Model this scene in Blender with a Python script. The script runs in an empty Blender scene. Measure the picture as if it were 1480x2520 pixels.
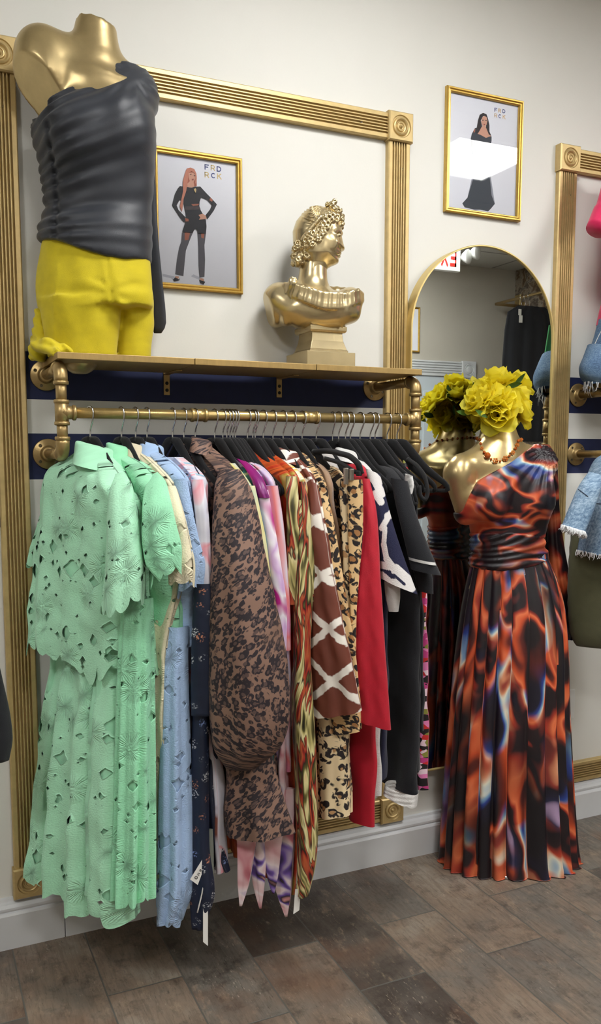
import bpy, bmesh, math, random
import numpy as np
from mathutils import Vector, Matrix
from mathutils.bvhtree import BVHTree
random.seed(4); RNG = np.random.default_rng(4)
PI = math.pi
SC = bpy.context.scene
COL = SC.collection
# ------------------------------------------------------------------ camera model (1480 x 2520 photograph)
FPX, PITCH, YAW, CY = 2101.5, math.radians(6.36), math.radians(24.60), 1353.0
CAM = np.array([0.0, -2.45, 1.393])
FW = np.array([math.sin(YAW)*math.cos(PITCH), math.cos(YAW)*math.cos(PITCH), -math.sin(PITCH)])
RT = np.array([math.cos(YAW), -math.sin(YAW), 0.0]); UP = np.cross(RT, FW)
FH = np.array([math.sin(YAW), math.cos(YAW), 0.0])

def ray(u, v): return FW + RT*(u-740)/FPX - UP*(v-CY)/FPX
def at(u, v, y):            # the point on the vertical plane y that the photo shows at (u, v)
    d = ray(u, v); return CAM + d*((y-CAM[1])/d[1])
def mir(u, v, y=None, x=None, z=None, m=-.045):   # the point in the room seen in the wall mirror at (u, v)
    P = at(u, v, m); d = ray(u, v).copy(); d[1] *= -1
    t = (y-P[1])/d[1] if y is not None else ((x-P[0])/d[0] if x is not None else (z-P[2])/d[2])
    return P + d*t
def pxm(u, v, y): return float((at(u, v, y)-CAM) @ FW)/FPX   # metres per photo pixel there

# ------------------------------------------------------------------ objects
def thing(name, label, cat, loc=(0, 0, 0), group=None):
    o = bpy.data.objects.new(name, None); COL.objects.link(o)
    o.location = Vector([float(k) for k in loc]); o.empty_display_size = .05
    o['label'] = label; o['category'] = cat
    if group: o['group'] = group
    o['_w'] = [float(k) for k in loc]
    return o
def tag(o, label, cat, group=None):
    o['label'] = label; o['category'] = cat
    if group: o['group'] = group
    return o
def struct(o):
    o['kind'] = 'structure'; return o
def wloc(p):
    return np.array(p['_w']) if p is not None and '_w' in p else np.zeros(3)
def mesh(name, V, F, mats, parent=None, smooth=True, mi=None, uv=None, col=None, label=None):
    V = np.asarray(V, dtype=float).reshape(-1, 3)
    base = wloc(parent)
    me = bpy.data.meshes.new(name)
    me.from_pydata((V-base).tolist(), [], [list(map(int, f)) for f in F])
    if not isinstance(mats, (list, tuple)): mats = [mats]
    for m in mats: me.materials.append(m)
    if smooth: me.polygons.foreach_set('use_smooth', [True]*len(me.polygons))
    if mi is not None: me.polygons.foreach_set('material_index', list(mi))
    if uv is not None:
        l = me.uv_layers.new(name='UVMap')
        idx = np.zeros(len(me.loops), dtype=np.int32); me.loops.foreach_get('vertex_index', idx)
        uvf = uv if len(uv) == len(me.loops) else np.asarray(uv)[idx]
        l.data.foreach_set('uv', np.asarray(uvf, dtype=np.float32).ravel())
    if col is not None:
        a = me.color_attributes.new('print', 'FLOAT_COLOR', 'POINT')
        a.data.foreach_set('color', np.asarray(col, dtype=np.float32).ravel())
    me.update()
    o = bpy.data.objects.new(name, me); COL.objects.link(o)
    if parent is not None:
        o.parent = parent; o['_w'] = [float(k) for k in base]
    if label: o['label'] = label
    return o
class B:
    """collects shapes into one mesh"""
    def __init__(s): s.V = []; s.F = []; s.I = []; s.n = 0
    def add(s, V, F, mi=0):
        V = np.asarray(V, dtype=float).reshape(-1, 3)
        s.V.append(V); s.F += [[i+s.n for i in f] for f in F]; s.I += [mi]*len(F); s.n += len(V); return s
    def build(s, name, mats, parent=None, smooth=True, **k):
        return mesh(name, np.concatenate(s.V), s.F, mats, parent, smooth, s.I, **k)
def bevel(o, w=.002, seg=2, ang=40):
    m = o.modifiers.new('bevel', 'BEVEL'); m.width = w; m.segments = seg; m.limit_method = 'ANGLE'; m.angle_limit = math.radians(ang)
    try: m.harden_normals = False
    except Exception: pass
    return o
def boxg(c, s, rz=0.0):
    x, y, z = [k/2 for k in s]
    V = np.array([(a, b, d) for d in (-z, z) for b in (-y, y) for a in (-x, x)])
    if rz:
        c_, s_ = math.cos(rz), math.sin(rz); V = np.stack([V[:, 0]*c_-V[:, 1]*s_, V[:, 0]*s_+V[:, 1]*c_, V[:, 2]], -1)
    return V+np.array(c), [(0, 2, 3, 1), (4, 5, 7, 6), (0, 1, 5, 4), (2, 6, 7, 3), (0, 4, 6, 2), (1, 3, 7, 5)]
def box2(a, b):
    lo = np.minimum(a, b)*1.0; hi = np.maximum(a, b)*1.0
    return boxg((lo+hi)/2, hi-lo)
def gridfaces(m, n, closed=True):
    F = []
    for i in range(m-1):
        for j in range(n if closed else n-1):
            k = (j+1) % n; F.append((i*n+j, i*n+k, (i+1)*n+k, (i+1)*n+j))
    return F
def tubeg(P, R, n=12, cap=True, flat=None):
    """tube along points P, radii R (or R + flat=(axis, factor))"""
    P = np.asarray(P, float); m = len(P); R = np.full(m, R) if np.isscalar(R) else np.asarray(R, float)
    T = np.gradient(P, axis=0); T /= np.linalg.norm(T, axis=1)[:, None]+1e-12
    ref = np.array([0, 0, 1.]) if abs(T[0][2]) < .9 else np.array([1., 0, 0])
    V = []
    N = np.cross(T[0], ref); N /= np.linalg.norm(N)
    for i in range(m):
        N = N-T[i]*(N@T[i]); N /= np.linalg.norm(N)+1e-12; Bn = np.cross(T[i], N)
        for j in range(n):
            a = 2*PI*j/n; V.append(P[i]+(N*math.cos(a)+Bn*math.sin(a))*R[i])
    F = gridfaces(m, n)
    V = np.array(V)
    if flat is not None:
        ax, k = np.asarray(flat[0], float), flat[1]
        c = np.repeat(P, n, axis=0); d = V-c; V = c+d-np.outer(d@ax, ax)*(1-k)
    if cap: F += [tuple(range(n))[::-1], tuple((m-1)*n+j for j in range(n))]
    return V, F
def latheg(prof, axis='z', c=(0, 0, 0), n=24):
    """prof: (radius, height) list"""
    V = []
    for r, h in prof:
        for j in range(n):
            a = 2*PI*j/n; V.append((r*math.cos(a), r*math.sin(a), h))
    V = np.array(V)
    if axis == 'y': V = np.stack([V[:, 0], -V[:, 2], V[:, 1]], -1)      # towards the room (-y)
    if axis == 'x': V = np.stack([V[:, 2], V[:, 0], V[:, 1]], -1)
    F = gridfaces(len(prof), n)+[tuple(range(n))[::-1], tuple((len(prof)-1)*n+j for j in range(n))]
    return V+np.array(c), F
def arc(c, r, a0, a1, e1, e2, n=8):
    return [np.array(c)+r*(math.cos(a)*np.array(e1)+math.sin(a)*np.array(e2)) for a in np.linspace(a0, a1, n)]
def smoothrows(R, m):
    """Catmull-Rom through rows R -> m rows"""
    R = np.asarray(R, float); k = len(R)
    if k == 2: return np.array([R[0]+(R[1]-R[0])*t for t in np.linspace(0, 1, m)])
    d = np.concatenate([[0], np.cumsum(np.maximum(1e-6, np.linalg.norm(np.diff(R[:, :3], axis=0), axis=1)))]); d /= d[-1]
    T = np.gradient(R, d, axis=0); out = []
    for t in np.linspace(0, 1, m):
        i = min(k-2, max(0, int(np.searchsorted(d, t, 'right'))-1)); h = d[i+1]-d[i]; s = (t-d[i])/h
        sl = (R[i+1]-R[i])/h
        def lim(g): return np.where(g*sl <= 0, 0, np.sign(sl)*np.minimum(abs(g), 3*abs(sl)))
        t0, t1 = lim(T[i]), lim(T[i+1])
        h00, h10, h01, h11 = 2*s**3-3*s**2+1, s**3-2*s**2+s, -2*s**3+3*s**2, s**3-s**2
        out.append(h00*R[i]+h10*h*t0+h01*R[i+1]+h11*h*t1)
    return np.array(out)
def hash1(k): return (math.sin(k*127.1+3.7)*43758.5453) % 1.0
def wob(s, z, seed, k=3.0):
    return (np.sin(s*k*2.1+z*5.3+seed*1.7)+np.sin(s*k*3.7-z*7.1+seed*2.9)*.6+np.sin(s*k*6.3+z*3.1+seed*4.1)*.35)/1.95
def scallop(u, per, amp, seed):
    ph = u/per; i = np.floor(ph); f = ph-i
    h = np.array([hash1(k+seed*13) for k in np.ravel(i)]).reshape(np.shape(i))
    return amp*(.35+.65*h)*np.sqrt(np.maximum(0, 1-(2*f-1)**2))+amp*.25*np.sin(u/per*2.1+seed)
def sheet(name, mat, L, A, parent, t, n=88, fold=(5, .006), hem=None, seed=0, cap_top=True, uvoff=0.0, grow=.35, p=.75, lining=None):
    """cloth hung flat between two edges: rows L (back edge points), A (front edge points), thickness t per row"""
    L = np.asarray(L); A = np.asarray(A); m = len(L); th = np.linspace(0, 2*PI, n, endpoint=False)
    V = np.zeros((m, n, 3)); UV = np.zeros((m, n, 2))
    ztop = A[0][2]; zb = A[-1][2]
    for i in range(m):
        ax = A[i]-L[i]; w = np.linalg.norm(ax[:2])+1e-9
        nr = np.array([ax[1], -ax[0], 0])/w; nr = nr*(-1 if nr[0] > 0 else 1)    # towards the camera side (-x)
        cs = np.cos(th); sn = np.sin(th)
        s = np.sign(cs)*np.abs(cs)**p
        q = (ztop-A[i][2])/max(.05, ztop-zb); g = grow+(1-grow)*q
        wob_ = np.sin(2*PI*fold[0]*(s*.5+.5)+seed*2.3+.5*math.sin(q*4+seed))+.5*np.sin(2*PI*fold[0]*1.73*(s*.5+.5)+seed*5.1)
        f = fold[1]*g*wob_*min(1, w/.2)
        rl = .0026*np.sin(q*23+s*5+seed)+.0016*np.sin(q*41-s*9+seed*3)
        pos = (L[i]+A[i])/2+np.outer(s, ax/2)+np.outer(t[i]*np.sign(sn)*np.abs(sn)**.8+f+rl*min(1, w/.2), nr)
        V[i] = pos; UV[i, :, 0] = (s*.5+.5)*w+np.where(sn >= 0, 0, 3.3)+uvoff; UV[i, :, 1] = pos[:, 2]
    if hem:
        per, amp = hem; wv = np.clip((np.arange(m)-(m-8))/7.0, 0, 1)[:, None]
        V[:, :, 2] -= wv*scallop(UV[:, :, 0], per, amp, seed)
        V[:, :, 0] += wv*.004*np.sin(UV[:, :, 0]*90+seed)
        UV[:, :, 1] = V[:, :, 2]
    F = gridfaces(m, n)
    if lining:
        C_ = (V+np.roll(V, n//2, axis=1))/2; Wv = V.copy(); Nn = np.cross(np.roll(V, -1, 1)-np.roll(V, 1, 1), np.gradient(V, axis=0)); Nn /= np.linalg.norm(Nn, axis=2)[..., None]+1e-9
        sg = np.sign(np.sum(Nn*(V-C_), axis=2, keepdims=True)); Wv = V-Nn*sg*.007; mesh('lining', Wv[:m-4].reshape(-1, 3), gridfaces(m-4, n), lining, parent, uv=UV[:m-4].reshape(-1, 2))
    return mesh(name, V.reshape(-1, 3), F, mat, parent, uv=UV.reshape(-1, 2))
def front(name, mat, rows, xh, parent, m=70, yb=None, bx=.3, **k):
    """garment body hung on the rod at xh: rows (u, v, y, t) of the front edge; the back edge is the mirrored one near the wall"""
    R = smoothrows(rows, m); A = np.array([at(r[0], r[1], r[2]) for r in R]); t = R[:, 3]
    L = np.array([(xh-bx*(a[0]-xh)*.5, min(-.06, -.5-r[2]) if yb is None else yb, a[2]) for a, r in zip(A, R)])
    return sheet(name, mat, L, A, parent, t, **k)
def panel(name, mat, rows, parent, m=60, **k):
    """garment body with both edges read from the photo: rows (uL, vL, yL, uR, vR, yR, t)"""
    R = smoothrows(rows, m)
    return sheet(name, mat, np.array([at(*r[:3]) for r in R]), np.array([at(*r[3:6]) for r in R]), parent, R[:, 6], **k)
def sleeve(name, mat, rows, parent, m=40, n=56, fold=(5, .08), hem=None, seed=0, cap=False, tilt=0.0, uvs=1.0, grow=.2, col=None, wrinkle=0, label=None, capb=False, lining=None):
    """tapering tube with elliptical rings: rows (uL, uR, v, y, depth ratio)"""
    R = smoothrows([(r[0], r[1], r[2], r[3], r[4]) for r in rows], m)
    # parametrise by v so that equal rows stay apart
    th = np.linspace(0, 2*PI, n, endpoint=False); V = np.zeros((m, n, 3)); UV = np.zeros((m, n, 2))
    for i, r in enumerate(R):
        uc = (r[0]+r[1])/2; c = at(uc, r[2], r[3]); a = abs(r[1]-r[0])/2*pxm(uc, r[2], r[3]); b = a*r[4]
        q = i/(m-1); g = grow+(1-grow)*q
        f = 1+fold[1]*g*(np.sin(fold[0]*th+seed*1.3+.6*math.sin(q*3))+.5*np.sin(fold[0]*1.61*th+seed*4))
        f = f+wrinkle*np.sin(q*60+3*np.sin(th+seed))*.5
        V[i] = c+np.outer(np.cos(th)*a*f, RT)+np.outer(np.sin(th)*b*f, FH)
        V[i, :, 2] += tilt*np.cos(th)*a
        UV[i, :, 0] = th*(a+b)/2*uvs+seed*.37; UV[i, :, 1] = V[i, :, 2]
    if hem:
        per, amp = hem; w = np.clip((np.arange(m)-(m-6))/5.0, 0, 1)[:, None]
        V[:, :, 2] -= w*scallop(UV[:, :, 0], per, amp, seed)
    if lining:
        cc = V.mean(axis=1, keepdims=True); Wv = cc+(V-cc)*.88; mesh('lining', Wv[:m-5].reshape(-1, 3), gridfaces(m-5, n), lining, parent, uv=UV[:m-5].reshape(-1, 2))
    F = gridfaces(m, n)
    Vv = V.reshape(-1, 3); UVv = UV.reshape(-1, 2)
    if cap: F.append(tuple(range(n))[::-1])
    if capb: F.append(tuple((m-1)*n+j for j in range(n)))
    C = col(Vv) if col else None
    return mesh(name, Vv, F, mat, parent, uv=UVv, col=C, label=label)
# ------------------------------------------------------------------ implicit surfaces (naive surface nets)
def nets(Fv, o, h):
    S = Fv < 0; nx, ny, nz = Fv.shape
    acc = np.zeros((nx-1, ny-1, nz-1, 3), np.float32); cnt = np.zeros((nx-1, ny-1, nz-1), np.int16)
    C = [(i, j, k) for i in (0, 1) for j in (0, 1) for k in (0, 1)]
    sl = lambda c: tuple(slice(c[d], Fv.shape[d]-1+c[d]) for d in range(3))
    for a in C:
        for d in range(3):
            if a[d] == 0:
                b = list(a); b[d] = 1; b = tuple(b)
                fa, fb = Fv[sl(a)], Fv[sl(b)]; cr = S[sl(a)] != S[sl(b)]
                t = np.where(cr, fa/np.where(cr, fa-fb, 1), 0)
                for e in range(3): acc[..., e] += np.where(cr, a[e]+(t if e == d else 0), 0)
                cnt += cr
    msk = cnt > 0; idx = -np.ones(msk.shape, np.int64); ids = np.argwhere(msk); idx[msk] = np.arange(len(ids))
    V = (ids+acc[msk]/cnt[msk][:, None])*h+np.array(o)
    F = []
    for d in range(3):
        e = [x for x in range(3) if x != d]
        a = [slice(None)]*3; b = [slice(None)]*3; a[d] = slice(0, -1); b[d] = slice(1, None)
        for x in e: a[x] = slice(1, -1); b[x] = slice(1, -1)
        s0, s1 = S[tuple(a)], S[tuple(b)]; cr = np.argwhere(s0 != s1)
        if not len(cr): continue
        g = s0[tuple(cr.T)]; p = cr.copy()
        for x in e: p[:, x] += 1
        def cell(d1, d2):
            q = p.copy(); q[:, e[0]] += d1; q[:, e[1]] += d2; return idx[tuple(q.T)]
        q = np.stack([cell(-1, -1), cell(0, -1), cell(0, 0), cell(-1, 0)], -1)
        flip = g if d != 1 else ~g
        q[~flip] = q[~flip][:, ::-1]
        F += q.tolist()
    return V, F
class SDF:
    """signed distances on a grid in the frame (along RT, along FH, up)"""
    def __init__(s, lo, hi, h):
        s.h = h; s.lo = np.array(lo, float); n = [int((hi[d]-lo[d])/h)+2 for d in range(3)]
        s.A, s.Bb, s.Z = np.meshgrid(*[(lo[d]+np.arange(n[d])*h).astype(np.float32) for d in range(3)], indexing='ij')
        s.F = np.full(s.A.shape, 1.0, np.float32)
    def smin(s, d, k=.01, sub=None):
        f = s.F if sub is None else s.F[sub]
        hh = np.clip(.5+.5*(f-d)/k, 0, 1); r = f*(1-hh)+d*hh-k*hh*(1-hh)
        if sub is None: s.F = r.astype(np.float32)
        else: s.F[sub] = r
    def box(s, c, r):
        i0 = np.maximum(0, ((np.array(c)-r-s.lo)/s.h).astype(int)); i1 = np.minimum(s.F.shape, ((np.array(c)+r-s.lo)/s.h).astype(int)+2)
        return tuple(slice(a, max(a+1, b)) for a, b in zip(i0, i1))
    def ell(s, c, r, k=.01, rot=0.0, carve=False, axis='b'):
        r = np.array(r, float); sub = s.box(c, max(r)+k*2+.01)
        a, b, z = s.A[sub]-c[0], s.Bb[sub]-c[1], s.Z[sub]-c[2]
        if rot:
            co, si = math.cos(rot), math.sin(rot)
            if axis == 'b': a, z = a*co+z*si, -a*si+z*co
            elif axis == 'a': b, z = b*co+z*si, -b*si+z*co
            else: a, b = a*co+b*si, -a*si+b*co
        k0 = np.sqrt((a/r[0])**2+(b/r[1])**2+(z/r[2])**2); k1 = np.sqrt((a/r[0]**2)**2+(b/r[1]**2)**2+(z/r[2]**2)**2)+1e-9
        d = np.where(k0 < .05, -min(r), k0*(k0-1)/k1)
        if carve:
            f = s.F[sub]; hh = np.clip(.5-.5*(f+d)/k, 0, 1); s.F[sub] = f*(1-hh)-d*hh+k*hh*(1-hh)
        else: s.smin(d, k, sub)
    def cap(s, p, q, r0, r1, k=.01):
        p = np.array(p, float); q = np.array(q, float); c = (p+q)/2; sub = s.box(c, np.linalg.norm(q-p)/2+max(r0, r1)+2*k+.01)
        d = q-p; a, b, z = s.A[sub]-p[0], s.Bb[sub]-p[1], s.Z[sub]-p[2]
        t = np.clip((a*d[0]+b*d[1]+z*d[2])/(d@d), 0, 1)
        s.smin(np.sqrt((a-t*d[0])**2+(b-t*d[1])**2+(z-t*d[2])**2)-(r0+(r1-r0)*t), k, sub)
    def rows(s, R, k=.01, grow=0.0):
        """stack of ellipses: (z, ca, cb, ra, rb)"""
        R = np.array(sorted(R), float); D = smoothrows(R[:, [0, 1, 2, 3, 4]], 160)
        z = s.Z; f = [np.interp(z, D[:, 0], D[:, i]) for i in range(1, 5)]
        ra, rb = f[2]+grow, f[3]+grow
        d = (np.sqrt(((s.A-f[0])/ra)**2+((s.Bb-f[1])/rb)**2)-1)*np.minimum(ra, rb)
        d = np.maximum(d, np.maximum(R[0][0]-z, z-R[-1][0])); return d
    def out(s, name, mat, parent=None, **kw):
        F = s.F; F = F.copy(); F[0] = F[-1] = 1; F[:, 0] = F[:, -1] = 1; F[:, :, 0] = F[:, :, -1] = 1
        V, Fc = nets(F, s.lo, s.h)
        W = np.outer(V[:, 0], RT)+np.outer(V[:, 1], FH); W[:, 2] += V[:, 2]
        uv = np.stack([V[:, 0]-.35*V[:, 1], V[:, 2]], -1)
        return mesh(name, W, Fc, mat, parent, uv=uv, **kw)
def loc3(u, v, y, db=0.0):        # a photo point in the SDF frame
    P = at(u, v, y); return np.array([P@RT, P@FH+db, P[2]])
def rowpx(v, uL, uR, y, ratio, db=0.0):
    uc = (uL+uR)/2; c = loc3(uc, v, y, db); a = (uR-uL)/2*pxm(uc, v, y); return (c[2], c[0], c[1], a, a*ratio)
# ------------------------------------------------------------------ materials
def lin(c):
    c = [k/255 for k in c]; return tuple(k/12.92 if k <= .04045 else ((k+.055)/1.055)**2.4 for k in c)+(1.0,)
class Mt:
    def __init__(s, name, col=None, rough=.6, metal=0.0, **k):
        s.m = bpy.data.materials.new(name); s.m.use_nodes = True; s.nt = s.m.node_tree; s.nt.nodes.clear()
        s.o = s.nt.nodes.new('ShaderNodeOutputMaterial'); s.b = s.nt.nodes.new('ShaderNodeBsdfPrincipled')
        s.nt.links.new(s.b.outputs[0], s.o.inputs[0])
        if col is not None: s.set('Base Color', lin(col) if not hasattr(col, 'node') else col)
        s.set('Roughness', rough); s.set('Metallic', metal)
        for a, b in k.items(): s.set(a.replace('_', ' '), b)
    def set(s, n, v, node=None):
        i = (node or s.b).inputs[n]
        if hasattr(v, 'node'): s.nt.links.new(v, i)
        else: i.default_value = v
    def n(s, t, ins=None, **p):
        x = s.nt.nodes.new('ShaderNode'+t)
        for a, b in p.items(): setattr(x, a, b)
        for a, b in (ins or {}).items(): s.set(a, b, x)
        return x
    def uv(s): return s.n('TexCoord').outputs['UV']
    def obj(s): return s.n('TexCoord').outputs['Object']
    def pos(s): return s.n('NewGeometry').outputs['Position']
    def map(s, v, sc=(1, 1, 1), rot=(0, 0, 0), loc=(0, 0, 0)): return s.n('Mapping', {'Vector': v, 'Scale': sc, 'Rotation': rot, 'Location': loc}).outputs[0]
    def noise(s, v, sc, det=2, ro=.5, dist=0.0, out=0): return s.n('TexNoise', {'Vector': v, 'Scale': sc, 'Detail': det, 'Roughness': ro, 'Distortion': dist}).outputs[out]
    def voro(s, v, sc, feat='F1', dist='EUCLIDEAN', rnd=1.0, out='Distance'):
        x = s.n('TexVoronoi', feature=feat)
        if feat != 'DISTANCE_TO_EDGE': x.distance = dist
        s.set('Vector', v, x); s.set('Scale', sc, x); s.set('Randomness', rnd, x)
        return x.outputs[out] if isinstance(out, str) else [x.outputs[o] for o in out]
    def ramp(s, f, stops, interp='LINEAR'):
        x = s.n('ValToRGB', {'Fac': f}); r = x.color_ramp; r.interpolation = interp
        while len(r.elements) < len(stops): r.elements.new(.5)
        for e, (p, c) in zip(r.elements, stops): e.position = p; e.color = lin(c) if len(c) == 3 else c
        return x.outputs[0]
    def step(s, f, a, b): return s.n('MapRange', {'Value': f, 'From Min': a, 'From Max': b}).outputs[0]
    def math(s, op, a, b=0.0, c=0.0): return s.n('Math', {0: a, 1: b, 2: c}, operation=op).outputs[0]
    def vm(s, op, a, b): return s.n('VectorMath', {0: a, 1: b}, operation=op).outputs[0]
    def scl(s, a, k): 
        x = s.n('VectorMath', {0: a}, operation='SCALE'); x.inputs['Scale'].default_value = k; return x.outputs[0]
    def mix(s, f, a, b, blend='MIX'):
        x = s.n('Mix', data_type='RGBA', blend_type=blend)
        s.set(0, f, x); s.set(6, a if hasattr(a, 'node') or len(a) == 4 else lin(a), x); s.set(7, b if hasattr(b, 'node') or len(b) == 4 else lin(b), x)
        return x.outputs[2]
    def warp(s, v, sc, amt, det=2):
        c = s.noise(v, sc, det, out=1); return s.vm('ADD', v, s.scl(s.vm('SUBTRACT', c, (.5, .5, .5)), amt))
    def xyz(s, v): x = s.n('SeparateXYZ', {0: v}); return x.outputs
    def vec(s, x, y, z=0.0): return s.n('CombineXYZ', {0: x, 1: y, 2: z}).outputs[0]
    def bump(s, h, st=.3, d=.01): s.set('Normal', s.n('Bump', {'Height': h, 'Strength': st, 'Distance': d}).outputs[0])
    def color(s, c): s.set('Base Color', c); return s
    def alpha(s, f): s.set('Alpha', f); return s
def cloth(name, col, rough=.85, weave=900, sheen=.25, bump=.25, var=.06):
    m = Mt(name, None, rough); v = m.uv(); n = m.noise(v, 40, 3)
    d = tuple(max(0, int(k*(1-var*2.2))) for k in col)
    m.color(m.mix(n, d, col)); m.set('Sheen Weight', sheen); m.set('Sheen Roughness', .5)
    m.bump(m.math('ADD', m.noise(v, weave, 2), m.math('MULTIPLY', m.noise(m.map(v, (14, 3, 1)), 1, 3), 3.0)), bump, .004)
    return m
def goldm(name, col, rough=.36, brush=None, metal=.8):
    m = Mt(name, None, rough, metal); p = m.obj()
    n = m.noise(m.map(p, brush or (9, 9, 9)), 6, 4, .6)
    lo = tuple(int(k*.8) for k in col); m.color(m.mix(n, lo, col)); m.set('Roughness', m.step(n, -1.2*(.6-rough)+.0, 2.2)) if False else None
    m.bump(m.noise(m.map(p, brush or (30, 30, 30)), 22, 3), .12, .002)
    return m
MT = {}
MT['trim'] = goldm('gold_trim_paint', (226, 198, 138), .42, (6, 6, 6), .5).m
MT['trimv'] = MT['trim']
MT['pipe'] = goldm('gold_pipe_paint', (194, 166, 112), .36, None, .7).m
MT['rod'] = goldm('gold_rod_paint', (214, 186, 122), .3, None, .75).m
MT['mann'] = goldm('gold_mannequin_paint', (214, 190, 138), .33, (3, 3, 3), .7).m
MT['bust'] = goldm('gold_bust_paint', (226, 206, 160), .27, (3, 3, 3), .8).m
MT['frame'] = goldm('gold_picture_frame', (226, 186, 96), .3, None, .8).m
MT['mirframe'] = Mt('mirror_frame_gold', (224, 200, 134), .4, .6).m
MT['board'] = goldm('gold_shelf_paint', (192, 160, 100), .45, (12, 2, 2), .45).m
MT['chrome'] = Mt('chrome', (205, 207, 210), .16, 1.0).m
MT['screw'] = Mt('screw_steel', (120, 110, 90), .35, .9).m
MT['dark'] = Mt('dark_hole', (20, 18, 15), .8).m
MT['mirror'] = Mt('mirror_glass', (236, 240, 236), .0, 1.0).m
MT['white'] = Mt('white_plastic', (232, 233, 230), .4).m
MT['tagw'] = Mt('white_card', (236, 235, 230), .7).m
MT['ink'] = Mt('black_ink', (28, 28, 30), .6).m
MT['string'] = Mt('white_cord', (215, 212, 205), .8).m
m = Mt('black_velvet', None, .95); m.color(m.mix(m.noise(m.obj(), 300, 2), (6, 6, 8), (17, 17, 20))); m.set('Sheen Weight', .1); MT['velvet'] = m.m
# glass for the pictures: clear, reflecting by Fresnel
m = Mt('picture_glass'); g = m.n('BsdfGlossy', {'Roughness': .0}); t = m.n('BsdfTransparent'); fr = m.n('Fresnel', {'IOR': 1.4})
x = m.n('MixShader', {0: fr.outputs[0], 1: t.outputs[0], 2: g.outputs[0]}); m.nt.links.new(x.outputs[0], m.o.inputs[0]); MT['glass'] = m.m
# --- room
m = Mt('painted_wall', None, .7); P = m.pos(); x, y, z = m.xyz(P)
def band(a, lo, hi): return m.math('MULTIPLY', m.math('GREATER_THAN', a, lo), m.math('LESS_THAN', a, hi))
zz = m.math('MAXIMUM', band(z, 1.325, 1.4508), band(z, 1.543, 1.671))
inx = m.math('MAXIMUM', band(x, .24, 1.48), band(x, 2.12, 3.36))
left = m.math('MULTIPLY', band(z, 1.196, 1.3240), m.math('LESS_THAN', x, .24))
msk = m.math('MAXIMUM', m.math('MULTIPLY', zz, inx), left)
wn = m.noise(P, 2.5, 3)
m.color(m.mix(msk, m.mix(wn, (224, 223, 215), (233, 232, 226)), m.mix(m.noise(P, 30, 3), (20, 29, 66), (26, 37, 80))))
m.bump(m.noise(P, 160, 3), .08, .002); MT['wall'] = m.m
m = Mt('grey_wall', None, .8); P = m.pos(); m.color(m.mix(m.noise(P, 3, 3), (190, 184, 172), (204, 198, 186))); m.bump(m.noise(P, 200, 2), .1, .002); MT['greywall'] = m.m
m = Mt('patterned_wallpaper', None, .7); P = m.pos(); w = m.warp(P, 3, .5, 4)
m.color(m.ramp(m.noise(w, 7, 5, .6, .6), [(.3, (46, 40, 38)), (.43, (112, 88, 62)), (.5, (158, 146, 130)), (.57, (86, 72, 60)), (.7, (176, 170, 160))])); MT['paper'] = m.m
m = Mt('white_trim_paint', None, .45); P = m.pos(); m.color(m.mix(m.noise(P, 5, 4), (208, 210, 212), (224, 226, 228))); MT['base'] = m.m
m = Mt('door_paint', (206, 216, 224), .45); MT['door'] = m.m
m = Mt('ceiling_tiles', None, .9); P = m.pos(); x, y, z = m.xyz(P)
gx = m.math('FRACT', m.math('DIVIDE', m.math('ADD', x, 30.46), .61)); gy = m.math('FRACT', m.math('DIVIDE', m.math('ADD', y, 30.55), .61))
e = m.math('MINIMUM', m.math('MINIMUM', gx, m.math('SUBTRACT', 1.0, gx)), m.math('MINIMUM', gy, m.math('SUBTRACT', 1.0, gy)))
m.color(m.mix(m.step(e, .015, .022), (150, 150, 148), m.mix(m.noise(P, 180, 2), (196, 196, 192), (216, 216, 212)))); MT['ceil'] = m.m
m = Mt('plank_tiles', None, .5); P = m.pos(); x, y, z = m.xyz(P)
X = m.math('DIVIDE', m.math('SUBTRACT', x, .4075), .2015); c = m.math('FLOOR', X); fx = m.math('FRACT', X)
od = m.math('MODULO', m.math('ABSOLUTE', c), 2.0)
Y = m.math('DIVIDE', m.math('ADD', m.math('ADD', y, .36), m.math('MULTIPLY', od, .255)), .62); r = m.math('FLOOR', Y); fy = m.math('FRACT', Y)
ex = m.math('MULTIPLY', m.math('MINIMUM', fx, m.math('SUBTRACT', 1.0, fx)), .2015); ey = m.math('MULTIPLY', m.math('MINIMUM', fy, m.math('SUBTRACT', 1.0, fy)), .62)
e = m.math('MINIMUM', ex, ey); gr = m.step(e, .0012, .0028)
wn = m.n('TexWhiteNoise', {'Vector': m.vec(c, r, 1.7)}, noise_dimensions='3D')
sh = m.scl(wn.outputs['Color'], 7.0); Q = m.vm('ADD', P, sh)
tone = m.ramp(m.math('ADD', m.math('MULTIPLY', wn.outputs['Value'], .5), m.math('MULTIPLY', m.noise(Q, 4.2, 5, .62), .62)), [(.22, (60, 55, 51)), (.38, (88, 80, 73)), (.50, (112, 98, 86)), (.62, (112, 107, 99)), (.76, (132, 116, 100)), (.9, (154, 145, 132))])
grain = m.noise(m.map(Q, (42, 5, 1)), 2.2, 6, .68, .6); tone = m.mix(m.math('MULTIPLY', m.step(grain, .45, .72), .55), tone, (78, 68, 60))
tone = m.mix(m.math('MULTIPLY', m.step(m.noise(Q, 13, 7, .74), .51, .66), .6), tone, (46, 38, 34))
tone = m.mix(m.math('MULTIPLY', m.step(m.noise(m.map(Q, (9, 4, 1)), 3, 6, .75), .55, .68), .55), tone, (164, 144, 122))
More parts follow.
